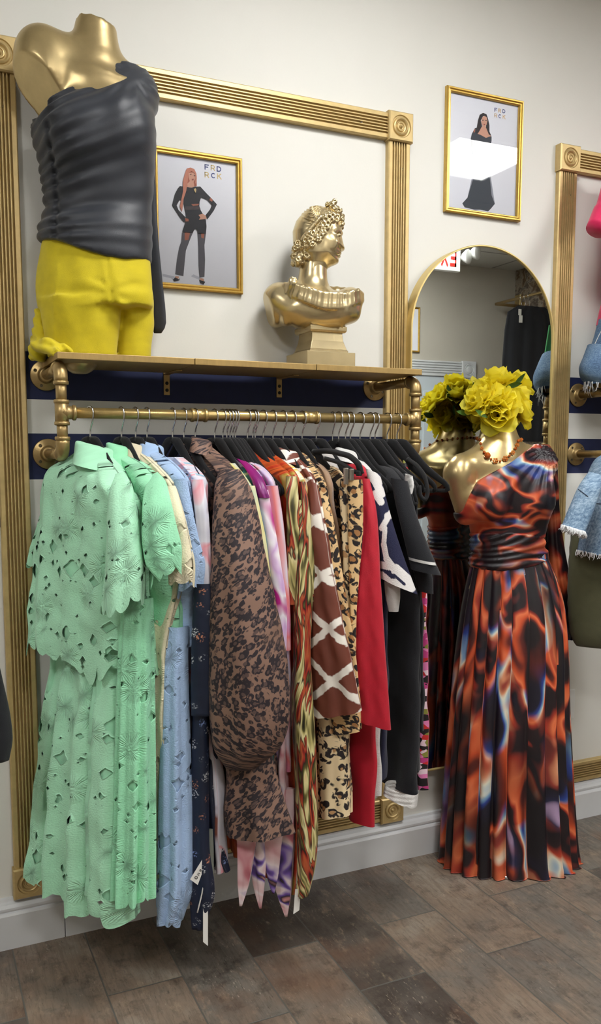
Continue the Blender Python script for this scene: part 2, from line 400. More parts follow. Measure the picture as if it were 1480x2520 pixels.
scf = m.math('MULTIPLY', m.step(m.noise(m.map(Q, (70, 14, 1)), 3, 5, .7), .60, .70), m.step(m.noise(Q, 6, 2), .48, .58)); tone = m.mix(m.math('MULTIPLY', scf, .7), tone, (196, 182, 164)); tone = m.mix(m.math('MULTIPLY', m.step(m.noise(m.map(Q, (60, 9, 1)), 3, 5, .7), .60, .68), .6), tone, (36, 30, 27)); tone = m.mix(m.math('MULTIPLY', m.step(m.noise(Q, 3.1, 3, .6), .54, .68), .5), tone, (104, 72, 52)); m.color(m.mix(gr, (92, 90, 84), tone)); m.set('Roughness', m.step(grain, -.3, 1.6))
m.bump(m.math('ADD', m.math('MULTIPLY', gr, 1.0), m.math('MULTIPLY', grain, .35)), .35, .004); MT['floor'] = m.m
# --- fabrics
def lace(name, col, sc=1.0, seed=0.0):
    m = Mt(name, None, .8); v = m.map(m.uv(), (1, 1, 1), (0, 0, 0), (seed, seed*.7, 0))
    vw = m.warp(v, 9, .03)
    d1, p1 = m.voro(vw, 11*sc, out=('Distance', 'Position'))
    x, y, z = m.xyz(m.vm('SUBTRACT', m.scl(vw, 11*sc), p1)) if False else m.xyz(m.vm('SUBTRACT', vw, p1))
    ang = m.math('ARCTAN2', y, x)
    fo = m.math('MULTIPLY', m.math('SUBTRACT', 1.0, m.step(d1, .30, .46)), m.step(d1, .06, .20)); pet = m.math('MULTIPLY', fo, m.math('ABSOLUTE', m.math('SINE', m.math('MULTIPLY', ang, 4.0))))
    fine = m.math('SINE', m.math('MULTIPLY', ang, 38.0))
    seedm = m.math('MULTIPLY', m.math('SUBTRACT', 1.0, m.step(d1, .12, .24)), m.math('SUBTRACT', 1.0, m.voro(vw, 150, out='Distance')))
    d2, c2 = m.voro(m.warp(v, 26, .02), 24*sc, dist='MANHATTAN', out=('Distance', 'Color'))
    rnd = m.xyz(c2)[0]
    size = m.math('MULTIPLY', m.math('MAXIMUM', m.math('SUBTRACT', rnd, .30), 0.0), .92)
    edge = m.math('MULTIPLY', m.step(d1, .16, .38), size)
    hole = m.math('SUBTRACT', d2, edge)
    d3, c3 = m.voro(m.warp(v, 40, .012), 46*sc, dist='MANHATTAN', out=('Distance', 'Color')); r3 = m.xyz(c3)[1]
    h3 = m.math('SUBTRACT', d3, m.math('MULTIPLY', m.math('MAXIMUM', m.math('SUBTRACT', r3, .62), 0.0), 1.1))
    hole = m.math('MINIMUM', hole, m.math('ADD', h3, m.math('MULTIPLY', m.math('SUBTRACT', 1.0, m.step(d1, .10, .24)), .5)))
    a = m.step(hole, -.006, .012)
    rim = m.math('SUBTRACT', 1.0, m.step(hole, .02, .1))
    hgt = m.math('ADD', m.math('ADD', m.math('MULTIPLY', pet, .9), m.math('MULTIPLY', m.math('MULTIPLY', fine, fo), .22)), m.math('ADD', m.math('MULTIPLY', seedm, 1.1), m.math('MULTIPLY', rim, .8)))
    lo = tuple(int(k*.9) for k in col)
    m.color(m.mix(rim, m.mix(m.noise(v, 30, 3), lo, col), tuple(min(255, int(k*1.04)) for k in col))); m.set('Alpha', a)
    m.set('Sheen Weight', .15); m.set('Subsurface Weight', .0)
    m.bump(m.math('ADD', hgt, m.math('MULTIPLY', m.noise(v, 260, 3), .6)), .8, .004)
    return m.m
MINT, CREAM, BLUE = (188, 250, 212), (246, 236, 202), (178, 208, 248)
MT['mint'] = lace('mint_cutwork_lace', MINT); MT['mint2'] = lace('mint_cutwork_lace_b', (168, 244, 198), 1, 3.3); MT['cream'] = lace('cream_cutwork_lace', CREAM, 1, 5.1); MT['blue'] = lace('blue_cutwork_lace', BLUE, 1, 7.7)
MT['mintp'] = cloth('mint_plain', (180, 246, 206)).m; MT['creamp'] = cloth('cream_plain', (232, 220, 188)).m; MT['bluep'] = cloth('blue_plain', (174, 206, 246)).m
MT['mintp2'] = cloth('mint_plain_b', (160, 240, 190)).m
def leopard(name, base, mid, spot, sc=34, sheer=None, dense=.5, wp=.020):
    m = Mt(name, None, .7); v = m.map(m.uv(), (1, .8, 1)); vw = m.warp(v, 34, wp, 2)
    d, c = m.voro(vw, sc, out=('Distance', 'Color')); r = m.xyz(c)[0]
    rad = m.math('ADD', m.math('MULTIPLY', r, .20), dense-.08)
    outer = m.step(m.math('SUBTRACT', d, rad), .035, -.015)
    inner = m.step(m.math('SUBTRACT', d, m.math('MULTIPLY', rad, .52)), .03, -.02)
    gap = m.step(m.noise(vw, 70, 1), .40, .46)
    big = m.math('MULTIPLY', m.math('GREATER_THAN', r, .35), inner)
    cc = m.mix(m.noise(v, 9, 3), base, tuple(min(255, int(k*1.12)) for k in base))
    cc = m.mix(m.math('MULTIPLY', outer, gap), cc, spot); cc = m.mix(big, cc, mid)
    if sheer: cc = m.mix(m.step(m.noise(v, 5.0, 3), .55, .75), cc, sheer)
    m.color(cc); m.bump(m.noise(v, 12, 3), .15, .01); return m
lm_ = leopard('sheer_brown_leopard', (130, 101, 87), (88, 70, 66), (40, 32, 38), 80, (108, 84, 70), .60, .009); MT['leosheer'] = lm_.m
MT['leo'] = leopard('tan_leopard', (216, 182, 132), (170, 120, 72), (34, 26, 26), 52, None, .56).m
MT['leo2'] = leopard('cream_leopard', (228, 206, 166), (190, 146, 100), (38, 30, 32), 46, None, .52).m
def blotch(name, stops, sc=7, warp=.22, wsc=4, stretch=(1, 1, 1), rough=.55, det=2, rot=0.0, interp='LINEAR', sheen=0.0):
    m = Mt(name, None, rough); v = m.map(m.uv(), stretch, (0, 0, rot)); w = m.warp(v, wsc, warp, 2)
    m.color(m.ramp(m.noise(w, sc, det, .5, .3), stops, interp)); m.set('Sheen Weight', sheen)
    m.bump(m.noise(m.map(m.uv(), (26, 4, 1)), 1, 3), .25, .006); return m
MT['purple'] = blotch('lavender_magenta_floral', [(.30, (250, 246, 248)), (.42, (214, 176, 226)), (.5, (240, 236, 244)), (.55, (186, 20, 134)), (.63, (160, 30, 120)), (.68, (150, 110, 200)), (.78, (236, 214, 236))], 9, .2, 5, (1, .5, 1), .4).m
MT['coral'] = blotch('coral_lavender_watercolour', [(.3, (226, 222, 232)), (.44, (206, 186, 224)), (.52, (222, 214, 228)), (.6, (226, 120, 120)), (.68, (196, 150, 214)), (.8, (236, 230, 238))], 6, .15, 4, (1, .5, 1), .4).m
MT['magenta'] = blotch('magenta_watercolour', [(.3, (200, 40, 70)), (.45, (170, 14, 118)), (.58, (120, 30, 110)), (.7, (226, 110, 120)), (.85, (250, 240, 244))], 6, .15, 4, (1, .6, 1), .4).m
MT['teal'] = blotch('teal_yellow_watercolour', [(.28, (36, 84, 84)), (.42, (150, 196, 196)), (.52, (232, 226, 172)), (.62, (222, 206, 120)), (.72, (206, 222, 226)), (.82, (90, 130, 150))], 5, .14, 4, (1, .5, 1), .45).m
MT['tealdk'] = blotch('dark_teal_print', [(.3, (22, 58, 60)), (.5, (40, 96, 92)), (.6, (210, 196, 140)), (.75, (226, 218, 170))], 8, .15, 4, (1, .6, 1), .5).m
MT['hanky'] = blotch('pink_handkerchief_print', [(.26, (120, 20, 50)), (.36, (196, 120, 130)), (.46, (232, 196, 200)), (.55, (238, 222, 226)), (.61, (120, 90, 176)), (.655, (30, 26, 34)), (.70, (226, 160, 160)), (.85, (170, 60, 90))], 13, .2, 7, (1, .6, 1), .5).m
MT['satin'] = blotch('feather_print_satin', [(.26, (22, 18, 16)), (.35, (84, 80, 40)), (.41, (196, 184, 120)), (.455, (224, 214, 160)), (.48, (44, 36, 26)), (.51, (186, 92, 54)), (.54, (150, 34, 28)), (.565, (26, 22, 20)), (.61, (104, 98, 48)), (.66, (218, 208, 150)), (.71, (214, 150, 116)), (.76, (226, 220, 206)), (.81, (30, 26, 24))], 7, .08, 6, (7, .9, 1), .36, 2).m
MT['satinr'] = blotch('rust_feather_satin', [(.3, (60, 20, 14)), (.42, (150, 50, 24)), (.52, (206, 96, 44)), (.6, (180, 30, 24)), (.68, (176, 160, 70)), (.8, (226, 150, 100))], 8, .12, 5, (3.2, .7, 1), .35, 3).m
MT['redfl'] = blotch('red_yellow_floral', [(.3, (206, 34, 26)), (.44, (226, 92, 40)), (.52, (232, 202, 70)), (.58, (240, 232, 220)), (.68, (150, 160, 60)), (.78, (200, 30, 30))], 14, .15, 6, (1, .8, 1), .45).m
MT['pastel'] = blotch('pastel_brush_floral', [(.33, (126, 74, 62)), (.40, (206, 206, 222)), (.54, (226, 224, 234)), (.585, (236, 158, 170)), (.63, (226, 222, 230)), (.67, (112, 176, 202)), (.72, (228, 226, 236)), (.77, (92, 108, 92)), (.83, (60, 40, 60))], 10, .16, 6, (1, .6, 1), .55).m
def marble(name, st, wsc, sc, rot=0.0):
    m = Mt(name, None, .42); v = m.map(m.uv(), st, (0, 0, rot)); w = m.warp(v, wsc, .36, 2)
    f = m.noise(w, sc, 1.6, .5, .4); g = m.noise(m.vm('ADD', v, (4.1, 2.7, 0)), sc*1.15, 1, .5, .8)
    warm = m.ramp(f, [(.28, (22, 18, 24)), (.38, (30, 22, 26)), (.42, (96, 36, 30)), (.46, (206, 84, 46)), (.50, (228, 120, 76)), (.53, (168, 56, 40)), (.56, (40, 26, 30)), (.62, (24, 20, 26)), (.66, (110, 44, 40)), (.70, (214, 96, 58)), (.76, (120, 84, 90)), (.84, (24, 20, 28))])
    cool = m.ramp(f, [(.28, (20, 18, 26)), (.40, (30, 28, 44)), (.44, (44, 66, 140)), (.48, (130, 168, 200)), (.505, (226, 224, 204)), (.53, (220, 150, 110)), (.56, (150, 60, 50)), (.60, (26, 22, 30)), (.68, (40, 40, 70)), (.73, (176, 150, 184)), (.80, (24, 20, 28))])
    c = m.mix(m.step(g, .54, .62), warm, cool); m.color(m.mix(m.step(m.noise(v, sc*.8, 1), .52, .66), c, (22, 18, 24)))
    m.bump(m.noise(m.map(m.uv(), (26, 4, 1)), 1, 3), .2, .006); return m
MT['dress'] = marble('marble_print_skirt', (1, .62, 1), 4.5, 5.6).m; MT['bodice'] = marble('marble_print_bodice', (.8, 1.3, 1), 5, 6.5, .7).m
m = Mt('navy_dotted_floral', None, .55); v = m.uv(); d, c = m.voro(v, 26, out=('Distance', 'Color')); sp = m.voro(v, 190)
sc_ = m.math('MULTIPLY', m.step(d, .4, .25), m.step(sp, .45, .3)); col = m.ramp(m.xyz(c)[1], [(.3, (216, 220, 226)), (.6, (206, 140, 110)), (.8, (120, 140, 190))], 'CONSTANT')
m.color(m.mix(sc_, m.mix(m.noise(v, 20, 2), (16, 24, 44), (28, 40, 66)), col)); m.bump(m.noise(m.map(v, (20, 3, 1)), 1, 3), .3, .008); MT['navyfl'] = m.m
m = Mt('giraffe_print', None, .6); v = m.warp(m.uv(), 60, .012, 3); x, y, z = m.xyz(v)
def stripe(a, b, off, w):
    t = m.math('FRACT', m.math('ADD', m.math('ADD', m.math('MULTIPLY', x, a), m.math('MULTIPLY', y, b)), off)); return m.step(m.math('ABSOLUTE', m.math('SUBTRACT', t, .5)), w+.012, w-.012)
l = m.math('MAXIMUM', stripe(6.0, 7.2, .25, .085), stripe(-6.0, 7.2, .1, .085)); m.color(m.mix(l, m.mix(m.noise(v, 12, 2), (104, 52, 38), (120, 62, 46)), (238, 232, 222))); m.bump(m.noise(m.map(v, (9, 3, 1)), 1, 3), .2, .008); MT['giraffe'] = m.m
m = Mt('pink_black_floral', None, .6); v = m.warp(m.uv(), 30, .02); d, c = m.voro(v, 60, out=('Distance', 'Color'))
m.color(m.ramp(m.xyz(c)[0], [(0, (24, 16, 20)), (.28, (232, 130, 186)), (.5, (244, 214, 226)), (.6, (206, 40, 40)), (.76, (140, 140, 60)), (.86, (196, 60, 130))], 'CONSTANT')); MT['pinkfl'] = m.m
MT['tan'] = cloth('tan_cloth', (172, 138, 108)).m; MT['red'] = cloth('red_ponte', (198, 10, 42), .65, 700, .12, .2, .05).m
MT['black'] = cloth('black_knit', (22, 24, 30), .9, 600, .12, .3).m; MT['whitek'] = cloth('white_knit', (228, 226, 224), .9, 500, .2, .4).m
MT['navy'] = cloth('navy_knit', (26, 28, 58), .9, 500, .1, .4).m; MT['grey'] = cloth('pale_grey_satin', (196, 190, 186), .5).m
MT['charcoal'] = cloth('charcoal_satin', (44, 48, 57), .46, 900, .12, .12, .08).m
MT['yellow'] = cloth('mustard_yellow_crepe', (226, 206, 22), .8, 700, .15, .2, .06).m
MT['magp'] = cloth('hot_pink_cloth', (226, 24, 92), .7).m; MT['green'] = cloth('green_cloth', (40, 160, 82), .7).m
MT['olive'] = cloth('olive_canvas', (84, 84, 56), .85).m
m = Mt('acid_wash_denim', None, .85); v = m.uv(); f = m.noise(v, 120, 5, .75); m.color(m.ramp(m.math('ADD', m.math('MULTIPLY', f, .7), m.math('MULTIPLY', m.noise(v, 9, 3), .35)), [(.36, (62, 84, 108)), (.5, (112, 142, 172)), (.64, (170, 194, 214)), (.8, (206, 220, 230))])); m.bump(m.noise(v, 400, 2), .4, .003); MT['denim'] = m.m
m = Mt('mid_blue_denim', None, .85); v = m.uv(); m.color(m.ramp(m.math('ADD', m.math('MULTIPLY', m.noise(v, 200, 3, .6), .5), m.math('MULTIPLY', m.noise(v, 8, 3), .5)), [(.34, (54, 76, 104)), (.5, (92, 122, 156)), (.68, (138, 164, 190))])); MT['denim2'] = m.m
m = Mt('yellow_petals', None, .55); v = m.uv(); x, y, z = m.xyz(v)
m.color(m.mix(m.math('MULTIPLY', m.step(y, .30, .0), .6), m.mix(m.noise(v, 3, 2), (255, 240, 40), (255, 248, 110)), (252, 190, 20)))
tr = m.n('BsdfTranslucent', {'Color': lin((255, 240, 60))}); mx = m.n('MixShader', {0: .5, 1: m.b.outputs[0], 2: tr.outputs[0]}); m.nt.links.new(mx.outputs[0], m.o.inputs[0]); MT['petal'] = m.m
MT['leaf'] = Mt('green_leaf', (70, 106, 40), .6).m; MT['stem'] = Mt('dark_stem', (40, 52, 34), .7).m
MT['bead'] = Mt('amber_crystal', (196, 96, 40), .12, 0.0, Transmission_Weight=.25, IOR=1.6).m; MT['bead2'] = Mt('orange_crystal', (214, 130, 60), .15, .2).m
MT['wire'] = Mt('gold_wire', (196, 150, 80), .35, .9).m; MT['clip'] = Mt('clip_steel', (176, 170, 160), .3, .9).m
MT['fray'] = Mt('white_frayed_thread', (226, 228, 230), .9).m
# ------------------------------------------------------------------ room shell
XL, XR, YF, HC = -2.6, 5.19, -4.2, 3.08
def slab(name, a, b, mat): V, F = box2(np.array(a, float), np.array(b, float)); return struct(mesh(name, V, F, mat, smooth=False))
slab('floor', (XL-.1, YF-.1, -.06), (XR+.1, .1, 0), MT['floor'])
slab('ceiling', (XL-.1, YF-.1, HC), (XR+.1, .1, HC+.08), MT['ceil'])
slab('wall_back', (XL-.1, 0, 0), (XR+.1, .1, HC), MT['wall'])
slab('wall_front', (XL-.1, YF-.1, 0), (XR+.1, YF, HC), MT['greywall'])
slab('wall_left', (XL-.1, YF, 0), (XL, 0, HC), MT['greywall'])
slab('wall_right', (XR, YF, 0), (XR+.1, 0, HC), MT['paper'])
# baseboard with a bead, one butt joint
PR = [(0, 0), (-.036, 0), (-.036, .098), (-.032, .104), (-.027, .106), (-.030, .112), (-.030, .118), (-.024, .126), (-.014, .130), (-.012, .1375), (0, .1385)]
def extr(prof, x0, x1):
    n = len(prof); V = [(x, p[0], p[1]) for x in (x0, x1) for p in prof]
    return V, [(i, i+1, n+i+1, n+i) for i in range(n-1)]+[tuple(range(n))[::-1], tuple(range(n, 2*n))]
b = B(); xj = at(160, 2270, -.036)[0]
b.add(*extr(PR, XL, xj-.0012)); b.add(*extr(PR, xj+.0012, XR)); struct(b.build('baseboard_back', MT['base'], smooth=False))
# ------------------------------------------------------------------ gold casing frames with rosette blocks
S = .0889
def fluted(w=.079, th=.021, n=6):
    p = [(-w/2, 0), (-w/2, th-.003), (-w/2+.003, th)]
    x0 = -w/2+.0125; st = (w-.025)/n
    for i in range(n):
        a = x0+i*st+.0012; p += [(a, th), (a+.0012, th-.0085), (a+st*.42, th-.0095), (a+st*.55, th-.0085), (a+st*.55+.0012, th)]
    return p+[(w/2-.003, th), (w/2, th-.003), (w/2, 0)]
def casing(name, p0, p1, parent):
    pr = fluted(); p0 = np.array(p0, float); p1 = np.array(p1, float); d = (p1-p0)/np.linalg.norm(p1-p0)
    e = np.array([d[2], 0, -d[0]]); V = []
    for p in (p0, p1):
        for a, h in pr: V.append(p+e*a+np.array([0, -h, 0]))
    n = len(pr); F = [(i, i+1, n+i+1, n+i) for i in range(n-1)]+[tuple(range(n)), tuple(range(n, 2*n))[::-1]]
    return mesh(name, V, F, MT['trim'], parent, smooth=False)
def rosette(c, parent, mat=None, s=S, th=.031, sgn=-1):
    b = B(); h = s/2; bv = .004
    def ring(x, y): return [(c[0]+sx*x, c[1]+sgn*y, c[2]+sz*x) for sx, sz in ((-1, -1), (1, -1), (1, 1), (-1, 1))]
    V = ring(h, 0)+ring(h, th-bv)+ring(h-bv, th); F = []
    for k in range(2):
        for i in range(4): j = (i+1) % 4; F.append((k*4+i, k*4+j, k*4+4+j, k*4+4+i))
    # face: square outside, turned bullseye inside
    N = 40; r0 = s*.385; k0 = len(V); prof = [(r0, th), (r0-.002, th-.004), (r0-.006, th-.005), (r0-.008, th-.001), (r0-.0115, th+.001), (r0-.014, th-.001), (r0-.016, th-.005), (r0-.019, th-.006), (r0-.021, th-.002), (r0-.0235, th-.0015), (r0-.025, th-.004), (r0-.028, th-.0045), (r0-.0295, th-.001), (r0-.032, th+.0015), (.0006, th+.003)]
    for r, y in prof:
        r = max(r, .0005)
        for j in range(N): a = 2*PI*j/N; V.append((c[0]+r*math.cos(a), c[1]+sgn*y, c[2]+r*math.sin(a)))
    for i in range(len(prof)-1):
        for j in range(N): q = (j+1) % N; F.append((k0+i*N+j, k0+i*N+q, k0+(i+1)*N+q, k0+(i+1)*N+j))
    ang = [-3*PI/4, -PI/4, PI/4, 3*PI/4]
    for i in range(4):
        st = int(round((ang[i] % (2*PI))/(2*PI)*N)); cnt = N//4
        seq = [k0+(st+q) % N for q in range(cnt+1)]
        F.append(tuple([8+i, 8+(i+1) % 4]+seq[::-1]))
    b.add(V, F); return b.build('rosette_block', mat or MT['trim'], parent, smooth=False)
def screwhole(p, parent, nm='screw'):
    b = B(); b.add(*latheg([(.0035, .0), (.0035, .0012), (.0022, .0014), (.0012, .0004)], 'y', p, 12)); return b.build(nm, MT['screw'], parent, smooth=False)
def frame(name, x0, z0, W, H):
    t = bpy.data.objects.new(name, None); COL.objects.link(t); t.location = (x0, 0, z0-H); t['_w'] = [x0, 0.0, z0-H]; t['kind'] = 'structure'
    x1, z1 = x0+W, z0-H; h = S/2
    for cx in (x0+h, x1-h):
        for cz in (z0-h, z1+h): rosette((cx, 0, cz), t)
    casing('fluted_casing', (x0+h, 0, z1+S), (x0+h, 0, z0-S), t); casing('fluted_casing', (x1-h, 0, z1+S), (x1-h, 0, z0-S), t)
    casing('fluted_casing', (x0+S, 0, z0-h), (x1-S, 0, z0-h), t); casing('fluted_casing', (x0+S, 0, z1+h), (x1-S, 0, z1+h), t)
    return t
f1 = frame('trim_1', .2163, 2.4596, 1.2843, 2.3215); f2 = frame('trim_2', 2.0958, 2.4596, 1.2843, 2.3215)
for q in ((9, 262), (990, 415), (45, 1135)): 
    P = at(*q, -.0165); screwhole((P[0], -.0165, P[2]), f1)
for q in ((1404, 480), (1377, 1145)): P = at(*q, -.0165); screwhole((P[0], -.0165, P[2]), f2)
for q in ((608, 278), (890, 300)): P = at(*q, -.0165); screwhole((P[0], -.0165, P[2]), f1)
# ------------------------------------------------------------------ gold pipe racks
PRr = .0134
def bend(c, e1, e2, r): return arc(c, r, 0, PI/2, e1, e2, 9)
def rack(name, label, x0, x1, cat='clothes rack'):
    t = thing(name, label, cat, (x0, 0, 1.395)); yr = -.25; zt, zm, zb = 1.608, 1.497, 1.395
    def part(n, gs, m='pipe'):
        b = B()
        for g in gs: b.add(*g)
        return b.build(n, MT[m], t)
    def collar(p, ax, r=.0192, w=.009):
        p = np.array(p, float); ax = np.array(ax, float); return tubeg([p-ax*w/2, p-ax*w*.3, p+ax*w*.3, p+ax*w/2], [r*.93, r, r, r*.93], 20)
    X, Y, Z = np.eye(3)
    for k, x in enumerate((x0, x1)):
        sgn = 1 if k == 0 else -1
        for z in (zt, zb):
            fl = part('flange', [latheg([(.0415, 0), (.0415, .005), (.040, .0065), (.024, .0065), (.021, .010), (.019, .019), (.0165, .021), (.0135, .021)], 'y', (x, 0, z), 36)])
            for q in range(4):
                a = PI/4+q*PI/2+.35*(1 if z == zt else -.1); P = (x+.031*math.cos(a), -.0062, z+.031*math.sin(a))
                b = B(); b.add(*latheg([(.0046, .0), (.0046, .0014), (.003, .0016), (.0022, .0005), (.0012, .0004)], 'y', P, 14)); b.build('screw', MT['screw'], fl, smooth=False)
            part('pipe', [tubeg([(x, -.012, z), (x, yr+.03, z)], PRr, 20)])
            dz = -1 if z == zt else 1
            c = np.array([x, yr+.026, z+dz*.026])
            path = bend(c, np.array([0, 0, -dz]), np.array([0, -1, 0]), .026)
            part('elbow', [tubeg([path[0]+Y*.006]+path+[path[-1]+Z*dz*.008], .0172, 20), collar(path[0]+Y*.007, Y), collar(path[-1]+Z*dz*.012, Z)])
        part('pipe', [tubeg([(x, yr, zt-.03), (x, yr, zm+.02)], PRr, 20)]); part('pipe', [tubeg([(x, yr, zm-.02), (x, yr, zb+.03)], PRr, 20)])
        part('tee', [tubeg([(x, yr, zm+.027), (x, yr, zm-.027)], .0170, 20), tubeg([(x, yr, zm), (x+sgn*.027, yr, zm)], [.0172, .0165], 20), collar((x, yr, zm+.027), Z), collar((x, yr, zm-.027), Z), collar((x+sgn*.03, yr, zm), X)])
    part('hanging_rod', [tubeg([(x0+.02, yr, zm), (x1-.02, yr, zm)], PRr, 24)], 'rod')
    for f in (.345, .665):
        x = x0+(x1-x0)*f; part('coupling', [tubeg([(x-.02, yr, zm), (x+.02, yr, zm)], .0162, 20), collar((x-.018, yr, zm), X, .0182), collar((x+.018, yr, zm), X, .0182)], 'rod')
    return t
X0, X1 = .354, 1.384
rack('pipe_rack', 'gold painted pipe rack with hanging rod below the shelf with the bust', X0, X1)
XB = at(1427, 972, -.01)[0]
rack('pipe_rack', 'gold pipe rack at the right edge, flanges beside the denim shorts', XB, XB+1.03)
sx = [at(140, 868, -.275)[0], at(480, 890, -.275)[0], at(780, 905, -.275)[0], at(1040, 915, -.275)[0]]
for i, lb in enumerate(('gold painted shelf board under the yellow trousers, leftmost of three', 'gold painted shelf board between the trousers and the bust, middle of three', 'gold painted shelf board under the gold bust, rightmost of three')):
    V, F = box2(np.array([sx[i]+.0008, -.275, 1.626]), np.array([sx[i+1]-.0008, -.022 if i < 2 else -.022, 1.6425])); o = bevel(mesh('shelf_board', V, F, MT['board'], smooth=False), .0012, 2); tag(o, lb, 'shelf')
for i in range(3):
    V, F = box2(np.array([XB-.012+i*.36, -.275, 1.626]), np.array([XB-.0136+.36+i*.36, -.022, 1.6425])); o = mesh('shelf_board', V, F, MT['board'], smooth=False)
    tag(o, ('gold shelf board above the right edge pipe flanges, nearest the casing', 'gold shelf board past the right edge, middle of the second shelf', 'gold shelf board past the right edge, far end of the second shelf')[i], 'shelf')
for u, v, lb in ((411, 950, 'gold L shaped shelf bracket on the navy stripe, left one'), (688, 957, 'gold L shaped shelf bracket on the navy stripe, right one')):
    P = at(u, v, -.004); t = thing('shelf_bracket', lb, 'bracket', (P[0], 0, P[2]-.03))
    b = B(); b.add(*box2(P+np.array([-.009, .004, -.026]), P+np.array([.009, 0, .07]))); b.add(*box2(np.array([P[0]-.009, -.13, 1.6225]), np.array([P[0]+.009, 0, 1.6258]))); bevel(b.build('bracket_plate', MT['board'], t, smooth=False), .001, 1)
    for dz in (.008, -.012): 
        b = B(); b.add(*latheg([(.005, 0), (.005, .0012), (.002, .0006)], 'y', (P[0], -.004, P[2]+dz), 12)); b.build('screw', MT['dark'], t)
# ------------------------------------------------------------------ arched mirror
ML, MR = at(1012, 820, -.05)[0], at(1365, 820, -.05)[0]; MTOP = at(1190, 602, -.05)[2]; MB = at(1085, 1893, -.05)[2]
t = thing('wall_mirror', 'tall arched mirror in a thin gold frame behind the gown', 'mirror', ((ML+MR)/2, 0, MB))
def archpts(ins, y):
    r = (MR-ML)/2-ins; cx = (ML+MR)/2; zc = MTOP-(MR-ML)/2
    P = [(cx-r, y, MB+ins), (cx+r, y, MB+ins)]
    P += [(cx+r*math.cos(a), y, zc+r*math.sin(a)) for a in np.linspace(0, PI, 64)]; return P
V = archpts(.004, -.046); mesh('mirror_glass', V, [tuple(range(len(V)))], MT['mirror'], t, smooth=False)
ins = [(0, -.004), (0, -.050), (.002, -.052), (.0045, -.052), (.0058, -.050), (.0058, -.044), (.0058, -.004)]; V = []; n = len(archpts(0, 0))
for i_, y in ins: V += archpts(i_, y)
k = len(ins); F = [((i % k)*n+j, (i % k)*n+(j+1) % n, ((i+1) % k)*n+(j+1) % n, ((i+1) % k)*n+j) for i in range(k) for j in range(n)]
mesh('mirror_frame', V, F, MT['mirframe'], t, smooth=False)
# ------------------------------------------------------------------ framed posters
PM = {'bg': Mt('poster_paper', None, .6)}
m_ = PM['bg']; pp = m_.obj(); m_.color(m_.mix(m_.noise(pp, 3.5, 2), (232, 233, 246), (246, 247, 253))); PM['bg'] = m_.m
for k, c in {'blk': (38, 40, 48), 'hair': (206, 134, 112), 'hair2': (176, 100, 82), 'skin': (214, 160, 138), 'skin2': (172, 104, 84), 'shear': (92, 90, 98), 'shear2': (74, 66, 70), 'navyl': (70, 84, 140), 'goldl': (222, 196, 140), 'brown': (44, 38, 42), 'gown': (60, 66, 76), 'veil': (150, 152, 166), 'orl': (226, 190, 140), 'shadow': (200, 202, 216), 'lip': (150, 74, 72)}.items(): PM[k] = Mt('print_'+k+'_ink', c, .6).m
PK = list(PM); 
def poster(label, q, polys, letters, yb=0.0, cat='picture'):
    """q: four outer corners in the photo (TL, TR, BR, BL); polys: (material, [(u, v)...]) printed on the sheet"""
    C = np.array([at(u, v, -.016) for u, v in q]); xa = (C[0][0]+C[3][0])/2; xb = (C[1][0]+C[2][0])/2; za = (C[0][2]+C[1][2])/2; zb = (C[2][2]+C[3][2])/2
    t = thing('framed_poster', label, cat, ((xa+xb)/2, 0, zb))
    pr = [(0, 0), (0, .013), (.003, .0165), (.007, .0165), (.009, .013), (.011, .014), (.014, .014), (.0165, .010), (.0165, .003)]
    V = []; 
    for i_, h in pr: V += [(xa+i_, -h, zb+i_), (xb-i_, -h, zb+i_), (xb-i_, -h, za-i_), (xa+i_, -h, za-i_)]
    mesh('picture_frame', V, [(i*4+j, i*4+(j+1) % 4, i*4+4+(j+1) % 4, i*4+4+j) for i in range(len(pr)-1) for j in range(4)], MT['frame'], t, smooth=False)
    b = B(); y0 = -.0032; i_ = .014
    b.add([(xa+i_, y0, zb+i_), (xb-i_, y0, zb+i_), (xb-i_, y0, za-i_), (xa+i_, y0, za-i_)], [(0, 1, 2, 3)], 0)
    for n_, (mt, ps) in enumerate(polys):
        W = np.array([at(u, v, -.016) for u, v in ps]); W[:, 1] = y0-.00022*(n_+1)
        W[:, 0] = np.clip(W[:, 0], xa+i_, xb-i_); b.add(W, [tuple(range(len(W)))], PK.index(mt))
    for ch, (u, v), hpx, mt in letters:
        P = at(u, v, -.016); h = hpx*pxm(u, v, -.016); gl = GL[ch]; w = h*.95
        for st in gl:
            W = np.array([(P[0]+(a-.5)*w, y0-.00012, P[2]+(c-.5)*h) for a, c in st]); b.add(W, [tuple(range(len(W)))], PK.index(mt))
    b.build('poster_print', [PM[k] for k in PK], t, smooth=False)
    V = [(xa+.015, -.0085, zb+.015), (xb-.015, -.0085, zb+.015), (xb-.015, -.0085, za-.015), (xa+.015, -.0085, za-.015)]
    mesh('picture_glass', V, [(0, 1, 2, 3)], MT['glass'], t, smooth=False)
    return t
def bar(a, b, w=.2):
    a = np.array(a, float); b = np.array(b, float); d = (b-a)/np.linalg.norm(b-a); e = np.array([-d[1], d[0]])*w/2; return [a+e, b+e, b-e, a-e]
def arcs(c, r, a0, a1, w=.2, n=8, sx=1.0):
    A = np.radians(np.linspace(a0, a1, n)); o = []
    for i in range(n-1):
        q = [(c[0]+rr*math.cos(a)*sx, c[1]+rr*math.sin(a)) for rr, a in ((r+w/2, A[i]), (r+w/2, A[i+1]), (r-w/2, A[i+1]), (r-w/2, A[i]))]; o.append(q)
    return o
